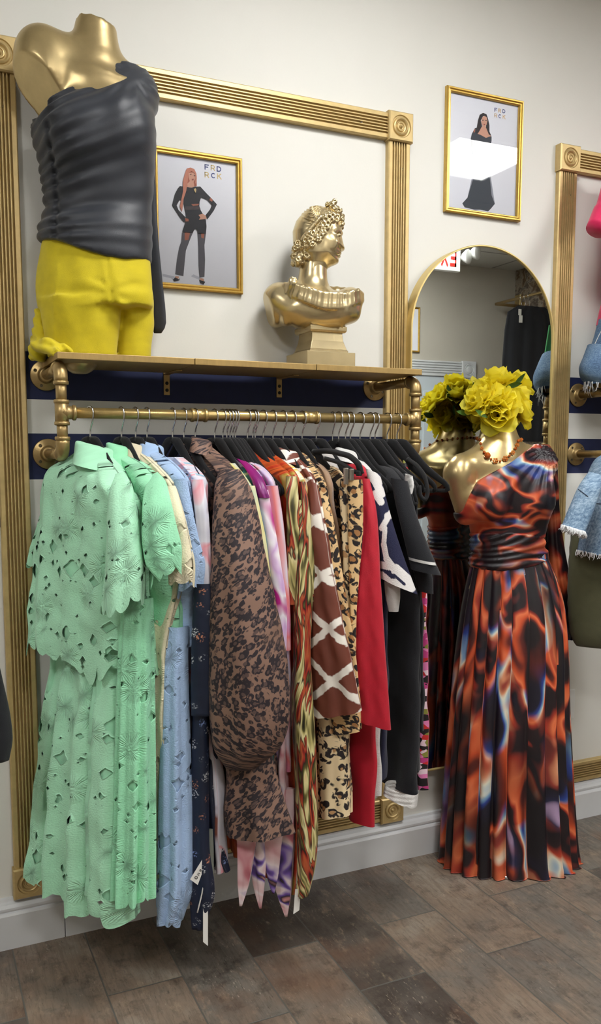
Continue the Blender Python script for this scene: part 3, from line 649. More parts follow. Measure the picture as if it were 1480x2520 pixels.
GL = {'F': [bar((.1, 0), (.1, 1)), bar((.0, .9), (.9, .9)), bar((0, .5), (.75, .5))],
      'R': [bar((.1, 0), (.1, 1)), bar((0, .9), (.6, .9)), bar((0, .45), (.6, .45)), bar((.5, .45), (.9, 0))]+arcs((.58, .675), .225, -90, 90),
      'D': [bar((.1, 0), (.1, 1)), bar((0, .9), (.45, .9)), bar((0, .1), (.45, .1))]+arcs((.45, .5), .4, -90, 90),
      'C': arcs((.5, .5), .4, 45, 315, .2, 12), 'K': [bar((.1, 0), (.1, 1)), bar((.15, .45), (.85, 1)), bar((.35, .6), (.9, 0))],
      'E': [bar((.1, 0), (.1, 1)), bar((0, .9), (.9, .9)), bar((0, .5), (.8, .5)), bar((0, .1), (.9, .1))], 'X': [bar((.05, 0), (.95, 1)), bar((.05, 1), (.95, 0))], 'I': [bar((.5, 0), (.5, 1))], 'T': [bar((.5, 0), (.5, 1)), bar((0, .9), (1, .9))],
      'O': arcs((.5, .5), .4, 0, 360, .2, 16), 'n': [bar((.15, 0), (.15, .65), .16)]+arcs((.45, .35), .27, 0, 180, .16)+[bar((.72, 0), (.72, .38), .16)], 'e': arcs((.45, .32), .28, 0, 310, .16, 10)+[bar((.2, .34), (.7, .34), .14)]}
k6 = lambda pts: [(380+a/6.435, 350+b_/6.435) for a, b_ in pts]
poster('gold framed poster of a standing person in black, behind the dressed torso', [(378, 357), (597, 388), (600, 722), (378, 707)], [
    ('shadow', k6([(150, 2110), (330, 2150), (430, 2170), (330, 2110), (150, 2070)])), ('shadow', k6([(600, 2110), (740, 2170), (800, 2150), (640, 2080)])),
    ('shear', k6([(455, 1420), (640, 1400), (600, 1490), (520, 1700), (500, 1900), (480, 2110), (350, 2080), (375, 1850), (410, 1660), (445, 1560)])),
    ('shear', k6([(700, 1400), (840, 1420), (815, 1620), (825, 1850), (815, 2120), (735, 2130), (720, 1950), (715, 1650)])),
    ('skin2', k6([(500, 1410), (585, 1425), (560, 1530), (500, 1540)])), ('skin2', k6([(760, 1430), (815, 1430), (805, 1510), (765, 1500)])),
    ('skin', k6([(350, 2110), (410, 2115), (400, 2150), (345, 2150)])), ('skin', k6([(740, 2140), (800, 2150), (810, 2190), (740, 2180)])),
    ('blk', k6([(315, 2160), (350, 2130), (410, 2160), (425, 2130), (415, 2175), (330, 2195)])), ('blk', k6([(730, 2170), (800, 2190), (825, 2200), (800, 2245), (745, 2215)])),
    ('hair2', k6([(520, 420), (640, 420), (690, 520), (690, 680), (470, 690), (470, 620)])),
    ('skin', k6([(560, 470), (640, 460), (672, 500), (668, 560), (640, 615), (650, 660), (650, 700), (540, 700), (540, 640), (580, 600), (562, 540)])),
    ('blk', k6([(420, 680), (530, 690), (600, 710), (650, 690), (745, 685), (850, 800), (930, 880), (1010, 970), (960, 1070), (860, 1205), (830, 1140), (900, 1050), (930, 975), (850, 890), (760, 855), (735, 930), (730, 1010), (750, 1060), (780, 1110), (835, 1220), (845, 1320), (835, 1440), (705, 1420), (690, 1370), (660, 1360), (630, 1410), (480, 1415), (460, 1400), (495, 1290), (520, 1200), (515, 1110), (490, 1000), (475, 900), (415, 900), (370, 985), (400, 1060), (515, 1180), (560, 1240), (480, 1245), (420, 1170), (300, 980), (345, 800), (385, 720)])),
    ('skin2', k6([(600, 965), (725, 960), (715, 985), (630, 995)])), ('skin2', k6([(905, 860), (945, 900), (930, 930), (890, 905)])),
    ('shear2', k6([(500, 1000), (730, 1000), (750, 1050), (510, 1060)])),
    ('hair', k6([(530, 400), (590, 385), (650, 410), (682, 480), (690, 560), (680, 640), (655, 640), (668, 560), (660, 480), (600, 440), (560, 470), (550, 560), (540, 640), (520, 760), (480, 880), (455, 1090), (420, 1000), (450, 860), (470, 760), (470, 600), (500, 480)])),
    ('skin', k6([(715, 1140), (780, 1120), (830, 1150), (845, 1200), (780, 1210), (720, 1215), (745, 1180)])), ('skin2', k6([(500, 1190), (555, 1200), (560, 1240), (510, 1245)])),
    ('brown', k6([(578, 490), (605, 487), (605, 497), (580, 499)])), ('brown', k6([(640, 507), (665, 512), (664, 520), (642, 517)])), ('lip', k6([(608, 568), (640, 566), (632, 586), (612, 586)])),
    ('goldl', k6([(640, 730), (665, 715), (680, 740), (670, 790), (650, 760)]))],
    [('F', (513, 408), 13, 'navyl'), ('R', (528, 410), 13, 'goldl'), ('D', (543, 413), 13, 'navyl'), ('R', (513, 427), 13, 'goldl'), ('C', (529, 429), 13, 'navyl'), ('K', (544, 431), 13, 'goldl')])
k7 = lambda pts: [(1090+a/7.048, 200+b_/7.048) for a, b_ in pts]
poster('gold framed poster of a person in a long dark gown, above the arched mirror', [(1102, 211), (1291, 245), (1284, 542), (1098, 522)], [
    ('veil', k7([(560, 1600), (870, 1600), (945, 2100), (900, 2130), (420, 2080), (470, 2000)])),
    ('gown', k7([(545, 890), (600, 790), (640, 780), (700, 900), (790, 940), (850, 900), (890, 940), (890, 1010), (860, 1150), (875, 1350), (850, 1600), (870, 1750), (890, 1960), (945, 2110), (880, 2190), (830, 2240), (690, 2210), (590, 2210), (420, 2170), (380, 2100), (470, 2000), (530, 1800), (590, 1600), (600, 1350), (600, 1150), (575, 1000), (560, 1300), (530, 1150), (525, 980)])),
    ('skin', k7([(690, 760), (800, 760), (850, 900), (880, 930), (790, 960), (700, 910), (650, 890), (640, 860)])), ('skin2', k7([(575, 830), (605, 800), (600, 860), (575, 870)])),
    ('brown', k7([(650, 660), (680, 560), (740, 525), (800, 550), (830, 640), (850, 740), (850, 850), (885, 930), (840, 900), (790, 780), (800, 640), (740, 580), (700, 660), (720, 760), (660, 870), (645, 885), (605, 880), (630, 780)])),
    ('skin', k7([(720, 610), (760, 578), (800, 600), (815, 660), (800, 730), (760, 780), (725, 745), (705, 680)])),
    ('brown', k7([(722, 650), (748, 648), (748, 660), (724, 662)])), ('brown', k7([(775, 652), (802, 656), (801, 666), (777, 663)])), ('lip', k7([(745, 722), (775, 722), (768, 740), (750, 740)]))],
    [('F', (1227, 267), 9.5, 'navyl'), ('R', (1236.5, 269), 9.5, 'orl'), ('D', (1247, 270.5), 9.5, 'navyl'), ('R', (1227, 281), 9.5, 'orl'), ('C', (1237, 283), 9.5, 'navyl'), ('K', (1247.5, 284.5), 9.5, 'orl')])
# light switch plate low on the wall beside the gown
P = at(1398, 1735, -.006); w = .07
t = thing('switch_plate', 'white blank plate low on the wall beside the gown hem', 'wall plate', (P[0], 0, P[2]-.057))
V, F = box2(P+np.array([-.035, .006, -.057]), P+np.array([.035, 0, .057])); bevel(mesh('cover', V, F, MT['white'], t, smooth=False), .0015, 2)
for dz in (.02, -.02): V, F = box2(P+np.array([-.014, 0, dz-.014]), P+np.array([.014, -.0015, dz+.014])); bevel(mesh('socket', V, F, MT['white'], t, smooth=False), .002, 2)
# ------------------------------------------------------------------ hangers
def hx(u): return float(at(u, 1022, -.25)[0])
def hanger0():
    t = thing('velvet_hanger', 'x', 'hanger', (0, -.25, 1.497)); c = np.array([0, -.25, 1.497])
    P = [(.0155, -.010), (.0165, .0), (.012, .0118), (.0, .0168), (-.012, .0118), (-.0166, .0), (-.0150, -.013), (-.009, -.026), (-.003, -.037), (0, -.046), (0, -.068)]
    R = smoothrows([(0, a, b_) for a, b_ in P], 40)
    b = B(); b.add(*tubeg(R+c, .0021, 8)); b.build('hook', MT['chrome'], t)
    b = B()
    for s in (1, -1):
        Q = smoothrows([(0, 0, -.066), (0, s*.020, -.072), (0, s*.05, -.096), (0, s*.10, -.140), (0, s*.15, -.172), (0, s*.175, -.188), (0, s*.184, -.200), (0, s*.174, -.206)], 26)
        r = np.interp(np.linspace(0, 1, 26), [0, .12, .3, .8, 1], [.009, .017, .015, .009, .0065]); b.add(*tubeg(Q+c, r, 10, flat=((1, 0, 0), .42)))
    b.add(*tubeg([c+[0, -.174, -.206], c+[0, .174, -.206]], .0055, 8, flat=((1, 0, 0), .6)))
    b.add(*tubeg([c+[0, 0, -.058], c+[0, 0, -.064], c+[0, 0, -.075]], [.003, .006, .0125], 10, flat=((1, 0, 0), .5)))
    b.build('hanger_body', MT['velvet'], t); return t
H0 = hanger0(); HN = 0
def hang(u, label, yaw=12, group='velvet hangers on the rod'):
    global HN
    if HN == 0: r = H0
    else:
        r = H0.copy(); COL.objects.link(r)
        for ch in list(H0.children): c = ch.copy(); COL.objects.link(c); c.parent = r
    HN += 1
    x = hx(u); r.location = (x, -.25, 1.497); r.rotation_euler = (0, 0, math.radians(yaw)); r['label'] = label; r['group'] = group; return x
YF_ = -.46
def gar(name, label, cat, u, group=None):
    x = hx(u); return thing(name, label, cat, (x, -.25, 1.33), group), x
def shirtcollar(name, mat, t, u0, u1, v0, v1, y, seed=0):
    """turned-down collar band around the hanger neck"""
    w = u1-u0
    sleeve(name, mat, [(u0+w*.12, u1-w*.15, v0, y, .8), (u0, u1, v0+4, y, .95), (u0-w*.02, u1+w*.04, (v0+v1)/2, y-.006, 1.25), (u0-w*.05, u1+w*.12, v1, y-.012, 1.5)], t, m=14, n=48, fold=(2, .03), tilt=-.25, seed=seed)

# --- 1, 2: mint lace dresses
hang(221, 'black hanger with the front mint lace dress, leftmost on the rod', 20)
t, x = gar('lace_dress', 'mint green cutwork lace dress in front, leftmost on the rod', 'dress', 221)
panel('overlay', MT['mint'], [(205, 1112, -.2, 262, 1124, -.32, .04), (176, 1130, -.16, 282, 1150, -.36, .05), (140, 1150, -.12, 303, 1185, -.40, .06), (122, 1240, -.10, 335, 1260, -.43, .07), (106, 1340, -.10, 352, 1380, -.43, .07), (92, 1450, -.10, 362, 1480, -.43, .07), (82, 1545, -.09, 381, 1640, -.43, .075)], t, m=84, n=150, fold=(4, .007), hem=(.042, .06), seed=1, lining=MT['mintp'])
panel('skirt', MT['mint'], [(150, 1480, -.12, 285, 1500, -.38, .025), (136, 1600, -.11, 292, 1650, -.39, .03), (120, 1780, -.10, 303, 1850, -.42, .055), (105, 1980, -.09, 305, 2060, -.43, .065), (91, 2120, -.08, 318, 2245, -.44, .07)], t, m=84, n=150, fold=(4, .014), hem=(.045, .03), seed=2, lining=MT['mintp'])
sleeve('sleeve', MT['mint'], [(140, 170, 1146, -.12, .4), (108, 180, 1230, -.10, .5), (85, 165, 1310, -.09, .5), (68, 150, 1362, -.08, .5)], t, hem=(.035, .03), seed=3, tilt=.3, lining=MT['mintp'])
sleeve('sleeve', MT['mint'], [(284, 304, 1164, -.385, .6), (272, 322, 1192, -.42, .7), (264, 335, 1250, -.45, .8), (262, 348, 1340, -.47, .8), (258, 357, 1420, -.48, .8), (250, 352, 1475, -.48, .8)], t, m=50, n=80, hem=(.03, .03), seed=4, tilt=.25, lining=MT['mintp'])
shirtcollar('collar', MT['mintp'], t, 188, 284, 1094, 1152, -.27)
sleeve('sash', MT['mintp'], [(234, 252, 1590, -.36, .25), (238, 256, 1750, -.37, .25), (236, 258, 1900, -.37, .2), (246, 263, 2005, -.38, .1)], t, fold=(2, .1), seed=2)
hang(298, 'black hanger with the second mint lace dress from the left', 14)
t, x = gar('lace_dress', 'second mint green cutwork lace dress, behind the front one', 'dress', 298)
front('overlay', MT['mint2'], [(300, 1115, -.29, .03), (352, 1150, -.38, .04), (390, 1200, -.44, .045), (400, 1290, -.44, .05), (412, 1420, -.44, .05), (432, 1500, -.44, .05), (440, 1545, -.44, .05)], x, t, hem=(.045, .04), seed=5, n=130, lining=MT['mintp2'])
sleeve('skirt', MT['mint2'], [(300, 376, 1470, -.43, .9), (292, 378, 1600, -.43, .9), (286, 378, 1800, -.435, .9), (282, 377, 2000, -.44, .9), (276, 374, 2195, -.445, .9)], t, m=90, n=220, fold=(9, .15), hem=(.04, .03), seed=6, lining=MT['mintp2'])
sleeve('sleeve', MT['mint2'], [(368, 388, 1166, -.40, .6), (356, 406, 1192, -.44, .7), (350, 419, 1240, -.49, .7), (350, 434, 1310, -.51, .7), (360, 446, 1370, -.52, .7), (370, 444, 1405, -.52, .7)], t, m=50, n=80, hem=(.03, .03), seed=7, tilt=.45, lining=MT['mintp2'])
shirtcollar('collar', MT['mintp2'], t, 262, 322, 1094, 1145, -.27, 2)
# --- 3: cream
hang(333, 'black hanger with the cream lace dress', 14)
t, x = gar('lace_dress', 'cream cutwork lace dress between the mint and the blue one', 'dress', 333)
front('bodice', MT['cream'], [(345, 1110, -.30, .02), (385, 1145, -.38, .025), (432, 1205, -.45, .03), (444, 1280, -.45, .03), (446, 1420, -.45, .03), (412, 1560, -.44, .03), (402, 1620, -.44, .025), (402, 1900, -.43, .03), (392, 2180, -.40, .03)], x, t, hem=(.05, .05), seed=8, n=120, m=100, lining=MT['creamp'])
sleeve('sleeve', MT['cream'], [(395, 434, 1195, -.44, .6), (405, 455, 1270, -.49, .6), (412, 470, 1340, -.50, .6), (414, 479, 1395, -.51, .6), (416, 477, 1425, -.51, .6)], t, hem=(.026, .02), seed=9, lining=MT['creamp'])
sleeve('sleeve', MT['cream'], [(378, 412, 1500, -.40, .5), (380, 414, 1560, -.41, .5), (390, 412, 1600, -.41, .5)], t, hem=(.03, .02), seed=19, lining=MT['creamp'])
shirtcollar('collar', MT['creamp'], t, 312, 358, 1092, 1138, -.28, 3)
# --- 4: blue
hang(361, 'black hanger with the light blue lace dress', 14)
t, x = gar('lace_dress', 'light blue cutwork lace dress, fourth from the left', 'dress', 361)
front('overlay', MT['blue'], [(370, 1105, -.30, .02), (412, 1135, -.38, .03), (456, 1182, -.45, .035), (470, 1260, -.45, .04), (478, 1400, -.45, .04), (466, 1500, -.44, .04), (466, 1570, -.44, .035)], x, t, hem=(.045, .04), seed=10, n=130, lining=MT['bluep'])
sleeve('skirt', MT['blue'], [(408, 462, 1540, -.43, .9), (400, 462, 1640, -.43, .9), (398, 466, 1800, -.43, .9), (394, 470, 1980, -.43, .9), (392, 470, 2120, -.43, .9), (388, 462, 2215, -.43, .9), (388, 438, 2265, -.43, .9)], t, m=90, n=160, fold=(5, .2), hem=(.035, .03), seed=11, lining=MT['bluep'])
sleeve('sleeve', MT['blue'], [(428, 460, 1178, -.45, .7), (436, 472, 1240, -.455, .6), (444, 490, 1330, -.465, .6), (444, 505, 1395, -.47, .6), (438, 500, 1440, -.47, .6)], t, hem=(.03, .025), seed=12, tilt=.2, lining=MT['bluep'])
sleeve('sleeve', MT['blue'], [(428, 470, 1450, -.42, .5), (430, 468, 1540, -.42, .5), (440, 466, 1575, -.42, .5)], t, hem=(.03, .02), seed=13, lining=MT['bluep'])
shirtcollar('collar', MT['bluep'], t, 345, 402, 1090, 1134, -.28, 4)
# --- 5: pastel floral, 6: navy floral
hang(424, 'black hanger with the pastel floral dress', 14)
t, x = gar('floral_dress', 'white dress with pastel brush flowers beside the blue lace', 'dress', 424)
front('bodice', MT['pastel'], [(440, 1125, -.32, .02), (470, 1150, -.38, .025), (500, 1185, -.45, .03), (506, 1300, -.45, .03), (508, 1500, -.44, .03), (512, 1750, -.44, .03), (534, 1900, -.44, .03), (545, 2060, -.44, .03), (546, 2150, -.44, .03)], x, t, seed=14, n=100, fold=(4, .01))
sleeve('sleeve', MT['pastel'], [(470, 502, 1180, -.45, .7), (478, 512, 1250, -.47, .7), (486, 518, 1340, -.475, .7), (488, 524, 1442, -.48, .7)], t, seed=15)
t, x = gar('maxi_dress', 'long navy dress with scattered small flowers and paper tags', 'dress', 452)
hang(452, 'black hanger with the long navy floral dress', 14)
front('bodice', MT['navyfl'], [(470, 1140, -.34, .015), (484, 1170, -.42, .02), (498, 1300, -.43, .02), (505, 1450, -.44, .025), (512, 1700, -.44, .025), (515, 1900, -.44, .03), (528, 2100, -.44, .03), (550, 2150, -.44, .02)], x, t, seed=16, n=100, fold=(4, .01))
sleeve('sleeve', MT['navyfl'], [(478, 522, 1435, -.485, .7), (478, 526, 1480, -.485, .7), (474, 524, 1560, -.48, .7), (474, 522, 1700, -.47, .7), (474, 516, 1760, -.47, .7)], t, fold=(3, .15), seed=17, wrinkle=.04, capb=True)
sleeve('skirt', MT['navyfl'], [(476, 514, 1720, -.45, .9), (472, 516, 1900, -.45, .9), (472, 518, 2080, -.45, .9), (470, 532, 2200, -.45, .8), (474, 502, 2285, -.45, .7)], t, m=60, fold=(3, .16), seed=18, capb=True)
def tagcard(name, t, q, y, text=None, lab=None):
    P = [at(u, v, y) for u, v in q]; V = P+[p+FH*.001 for p in P]
    o = mesh(name, V, [(0, 1, 2, 3), (7, 6, 5, 4), (0, 4, 5, 1), (1, 5, 6, 2), (2, 6, 7, 3), (3, 7, 4, 0)], MT['tagw'], t, smooth=False, label=lab)
    return o
tg = tagcard('price_tag', t, [(500, 2112), (507, 2124), (487, 2178), (468, 2164)], -.475, lab='white printed card tag')
b = B()
for ch, (u, v), s in (('O', (483, 2160), 8), ('n', (488.5, 2150), 8), ('e', (493, 2141), 8)):
    for st in GL[ch]:
        W = []
        for a, c in st:
            du = (a-.5)*s; dv = -(c-.5)*s; an = math.radians(-58); W.append(at(u+du*math.cos(an)-dv*math.sin(an), v+du*math.sin(an)+dv*math.cos(an), -.4762))
        b.add(W, [tuple(range(len(W)))])
b.build('lettering', MT['ink'], tg, smooth=False)
tagcard('price_tag', t, [(500, 2229), (512, 2235), (512, 2328), (500, 2318)], -.475, lab='long blank white tag')
b = B(); b.add(*tubeg(smoothrows([at(505, 2142, -.474), at(500, 2185, -.476), at(486, 2246, -.474)], 12), .0018, 6)); b.add(*tubeg(smoothrows([at(506, 2142, -.474), at(506, 2190, -.476), at(506, 2232, -.474)], 12), .0018, 6)); b.build('tag_cord', MT['string'], t)
sleeve('belt', Mt('grey_glitter_belt', (120, 124, 116), .5).m, [(510, 524, 2040, -.46, .4), (510, 526, 2090, -.46, .4), (512, 526, 2150, -.46, .4), (512, 520, 2190, -.46, .4)], t, fold=(2, .1), capb=True)
# --- 7: sheer leopard with balloon sleeve
hang(480, 'black hanger with the sheer brown leopard dress', 12)
t, x = gar('sheer_dress', 'sheer dark brown leopard print dress with big balloon sleeve', 'dress', 480)
front('bodice', MT['leosheer'], [(486, 1090, -.29, .03), (525, 1120, -.33, .035), (570, 1160, -.42, .04), (600, 1300, -.43, .04), (640, 1600, -.42, .04), (680, 1860, -.42, .05), (704, 1950, -.42, .06), (722, 2035, -.42, .06)], x, t, m=90, n=140, seed=20, fold=(5, .016), hem=(.06, .012))
sleeve('sleeve', MT['leosheer'], [(540, 590, 1155, -.44, .8), (530, 612, 1190, -.46, .85), (524, 634, 1260, -.48, .85), (520, 650, 1350, -.50, .85), (516, 676, 1470, -.51, .85), (514, 704, 1620, -.51, .85), (515, 710, 1740, -.51, .8), (524, 690, 1830, -.50, .8), (556, 630, 1888, -.49, .7)], t, m=70, n=110, fold=(5, .05), seed=21, wrinkle=.012, capb=True)
sleeve('skirt_tier', MT['leosheer'], [(552, 668, 1850, -.45, .7), (556, 690, 1930, -.45, .7), (550, 706, 1985, -.45, .7), (552, 722, 2040, -.45, .7)], t, n=110, fold=(6, .08), seed=22, hem=(.05, .008))
shirtcollar('collar', MT['leosheer'], t, 470, 520, 1078, 1118, -.28, 5)
# --- the tight cluster of hangers 528..579
names = [(528, 'velvet hanger with bare shoulders, first of the tight cluster'), (548, 'velvet hanger with the teal and yellow blouse, tight cluster'), (558, 'velvet hanger with the dark teal blouse, tight cluster'), (566, 'velvet hanger with the magenta dress, tight cluster'), (573, 'velvet hanger with the pointed hem dress, tight cluster'), (579, 'velvet hanger with the coral lavender dress, last of tight cluster')]
for k, (u, lb) in enumerate(names): hang(u, lb, 16+k)
def simple(name, label, cat, u, mat, rows, seed, sl=None, part='bodice', **k):
    t, x = gar(name, label, cat, u); kw = dict(n=100, fold=(5, .010), seed=seed); kw.update(k)
    front(part, MT[mat], rows, x, t, **kw)
    if sl:
        for r in sl: sleeve('sleeve', MT[r[1] if isinstance(r[0], str) else mat], r[2] if isinstance(r[0], str) else r, t, seed=seed+.5, fold=(4, .1))
    return t
simple('floral_blouse', 'teal and pale yellow watercolour blouse right behind the balloon sleeve', 'blouse', 548, 'teal', [(575, 1140, -.36, .012), (600, 1170, -.42, .015), (624, 1205, -.455, .02), (634, 1260, -.455, .02), (648, 1340, -.455, .02), (660, 1480, -.45, .02), (655, 1800, -.45, .02), (645, 2075, -.42, .02)], 23, [[(598, 628, 1195, -.46, .8), (606, 640, 1250, -.47, .8), (612, 656, 1330, -.475, .8), (620, 668, 1420, -.475, .8)]])
simple('floral_blouse', 'dark teal printed blouse, a thin strip beside the magenta shoulder', 'blouse', 558, 'tealdk', [(598, 1150, -.36, .01), (620, 1175, -.42, .012), (634, 1205, -.45, .012), (640, 1250, -.45, .012), (658, 1330, -.45, .012), (668, 1480, -.45, .012), (668, 1900, -.44, .012)], 24)
t = simple('floral_dress', 'magenta shouldered white and violet flower dress', 'dress', 566, 'purple', [(580, 1126, -.31, .012), (618, 1150, -.38, .016), (652, 1195, -.455, .02), (664, 1250, -.455, .02), (680, 1340, -.455, .02), (694, 1440, -.455, .02), (702, 1560, -.45, .02), (706, 1800, -.44, .02), (690, 1960, -.44, .02)], 25)
sleeve('sleeve', MT['purple'], [(634, 660, 1205, -.46, .8), (642, 676, 1290, -.47, .8), (652, 692, 1380, -.475, .8), (664, 706, 1500, -.475, .8), (672, 704, 1600, -.47, .8)], t, seed=26)
sleeve('shoulder_yoke', MT['magenta'], [(580, 592, 1126, -.31, 1.0), (600, 622, 1148, -.37, .9), (620, 648, 1180, -.44, .9), (632, 660, 1212, -.465, .9), (638, 664, 1225, -.468, .9)], t, seed=27, cap=True)
t = simple('handkerchief_dress', 'pink and violet dress with long pointed hem tips near the floor', 'dress', 573, 'hanky', [(600, 1140, -.34, .012), (640, 1170, -.42, .015), (668, 1240, -.45, .015), (690, 1400, -.45, .015), (704, 1700, -.45, .02), (712, 1960, -.44, .03), (716, 2060, -.44, .03)], 28)
for k, (a, b_, tip, vt, v0) in enumerate([(584, 632, 592, 2230, 1960), (606, 664, 641, 2236, 1950), (636, 694, 672, 2200, 1950), (656, 724, 704, 2256, 1940), (690, 726, 712, 2130, 1940)]):
    sleeve('hem_point', MT['hanky'], [(a, b_, v0, -.44+.012*(k % 2), .35), (a, b_, v0+90, -.445+.012*(k % 2), .35), (a*.75+tip*.25, b_*.75+tip*.25, v0+.55*(vt-v0), -.445+.012*(k % 2), .35), (a*.4+tip*.6-2, b_*.4+tip*.6+2, v0+.8*(vt-v0), -.445+.012*(k % 2), .3), (tip-2, tip+3, vt, -.445+.012*(k % 2), .2)], t, fold=(3.3, .25), seed=30+k*1.7, m=40, capb=True)
simple('floral_dress', 'coral and lavender watercolour dress, last before the feather satin', 'dress', 579, 'coral', [(604, 1130, -.31, .012), (640, 1148, -.38, .016), (672, 1180, -.45, .02), (684, 1250, -.455, .02), (694, 1330, -.455, .02), (704, 1440, -.455, .02), (714, 1580, -.455, .02), (716, 1750, -.45, .02), (714, 1900, -.44, .02)], 33, [[(652, 684, 1195, -.46, .8), (662, 696, 1270, -.47, .8), (672, 706, 1380, -.475, .8), (684, 714, 1500, -.475, .8), (694, 716, 1600, -.47, .8)]])
# --- feather satin
hang(609, 'black hanger with the rust feather print satin, first of three', 16); hang(622, 'black hanger with the feather print satin, middle of three', 17); hang(628, 'black hanger with the red floral blouse', 18)
t, x = gar('satin_dress', 'rust orange satin dress with feather print, front of the satin pair', 'dress', 609)
front('bodice', MT['satinr'], [(636, 1112, -.29, .015), (680, 1140, -.36, .02), (714, 1172, -.44, .02), (724, 1230, -.45, .02), (728, 1400, -.45, .02), (730, 1800, -.44, .02), (730, 2200, -.43, .02)], x, t, seed=36, n=100)
sleeve('sleeve', MT['satin'], [(704, 732, 1172, -.455, .7), (704, 738, 1240, -.47, .7), (706, 736, 1340, -.475, .6), (706, 730, 1430, -.475, .5), (710, 728, 1488, -.475, .4)], t, seed=37, fold=(4, .2))
t, x = gar('satin_dress', 'long yellow, red and black feather print satin dress', 'dress', 622)
front('bodice', MT['satinr'], [(652, 1108, -.29, .012), (690, 1130, -.35, .015), (732, 1170, -.44, .02), (746, 1240, -.45, .02), (756, 1320, -.45, .02), (764, 1480, -.45, .02), (760, 1900, -.44, .02)], x, t, seed=38, n=100)
sleeve('skirt', MT['satin'], [(724, 750, 1230, -.46, .8), (722, 764, 1330, -.47, .8), (720, 770, 1460, -.48, .8), (722, 764, 1600, -.48, .9), (716, 770, 1740, -.48, .9), (722, 776, 1860, -.48, .9), (728, 780, 2000, -.48, .9), (732, 776, 2120, -.48, .9), (730, 758, 2205, -.48, .8)], t, m=90, n=110, fold=(3, .2), seed=39, capb=True)
sleeve('sleeve', MT['satin'], [(736, 752, 1185, -.46, .8), (742, 762, 1260, -.475, .7), (744, 772, 1360, -.485, .6), (748, 778, 1450, -.485, .5), (752, 772, 1480, -.485, .4)], t, seed=40, fold=(3, .2))
tagcard('price_tag', t, [(727, 2188), (741, 2188), (737, 2240), (722, 2250)], -.478, lab='white card tag')
hang(648, 'tilted black hanger whose hook leans off the rod', 20)
simple('floral_blouse', 'red, yellow and white floral blouse beside the giraffe print', 'blouse', 628, 'redfl', [(690, 1130, -.32, .012), (724, 1150, -.38, .015), (752, 1185, -.44, .02), (760, 1230, -.45, .02), (764, 1320, -.45, .02), (768, 1500, -.45, .02), (766, 1700, -.44, .02)], 42)
# --- giraffe
hang(697, 'black hanger with the brown giraffe print tunic', 18); hang(672, 'black hanger left of the giraffe print collar', 17)
t, x = gar('tunic', 'brown tunic with white giraffe lines and wide sleeve', 'tunic', 697)
front('bodice', MT['giraffe'], [(708, 1110, -.29, .02), (742, 1140, -.35, .02), (776, 1180, -.44, .02), (782, 1260, -.45, .02), (800, 1400, -.45, .02), (830, 1600, -.45, .02), (850, 1755, -.45, .02)], x, t, seed=44, n=100)
panel('sleeve', MT['giraffe'], [(752, 1168, -.40, 778, 1188, -.46, .012), (752, 1280, -.42, 790, 1262, -.50, .02), (756, 1400, -.44, 812, 1384, -.52, .024), (760, 1520, -.45, 838, 1510, -.53, .026), (764, 1640, -.45, 866, 1630, -.54, .028), (770, 1765, -.45, 891, 1748, -.54, .03)], t, seed=45, n=80, fold=(2, .006))
shirtcollar('collar', MT['giraffe'], t, 684, 738, 1106, 1140, -.29, 6)
# --- leopards and tan
hang(720, 'black hanger with the tan leopard shirt dress', 18); hang(744, 'black hanger with the plain tan top', 18); hang(779, 'black hanger with the cream leopard dress', 18)
t = simple('leopard_shirt', 'tan leopard shirt just right of the giraffe tunic', 'shirt', 720, 'leo', [(740, 1118, -.29, .015), (770, 1145, -.36, .02), (796, 1190, -.44, .02), (812, 1300, -.45, .02), (836, 1450, -.45, .02), (862, 1640, -.45, .02), (884, 1780, -.45, .02)], 46, [[(776, 806, 1200, -.46, .8), (788, 826, 1300, -.48, .8), (806, 850, 1440, -.49, .8), (836, 876, 1600, -.49, .8), (862, 890, 1740, -.49, .8)]])
shirtcollar('collar', MT['leo'], t, 730, 778, 1116, 1150, -.29, 7)
sleeve('cuff', MT['leo'], [(812, 888, 1748, -.48, .6), (816, 890, 1765, -.48, .6), (824, 892, 1800, -.48, .6)], t, fold=(4, .1), seed=48, tilt=.2)
simple('top', 'plain tan top, narrow strip between two leopard prints', 'top', 744, 'tan', [(772, 1135, -.32, .012), (796, 1152, -.38, .015), (818, 1190, -.45, .018), (826, 1250, -.455, .018), (838, 1310, -.455, .018), (850, 1420, -.45, .015), (860, 1600, -.45, .015), (862, 1860, -.44, .015)], 50)
t = simple('leopard_dress', 'cream and brown leopard dress ending below the giraffe tunic', 'dress', 779, 'leo2', [(792, 1140, -.30, .012), (826, 1152, -.38, .016), (852, 1185, -.45, .02), (862, 1260, -.455, .02), (870, 1400, -.455, .02), (874, 1600, -.45, .02), (870, 1800, -.45, .02)], 52, [[(834, 858, 1200, -.46, .8), (840, 866, 1300, -.475, .8), (846, 872, 1450, -.48, .8), (852, 876, 1600, -.48, .8)]])
sleeve('skirt', MT['leo2'], [(776, 866, 1740, -.44, .6), (782, 860, 1860, -.44, .6), (784, 866, 1950, -.44, .6), (784, 866, 2005, -.44, .6)], t, n=90, fold=(5, .1), seed=53, tilt=.12)
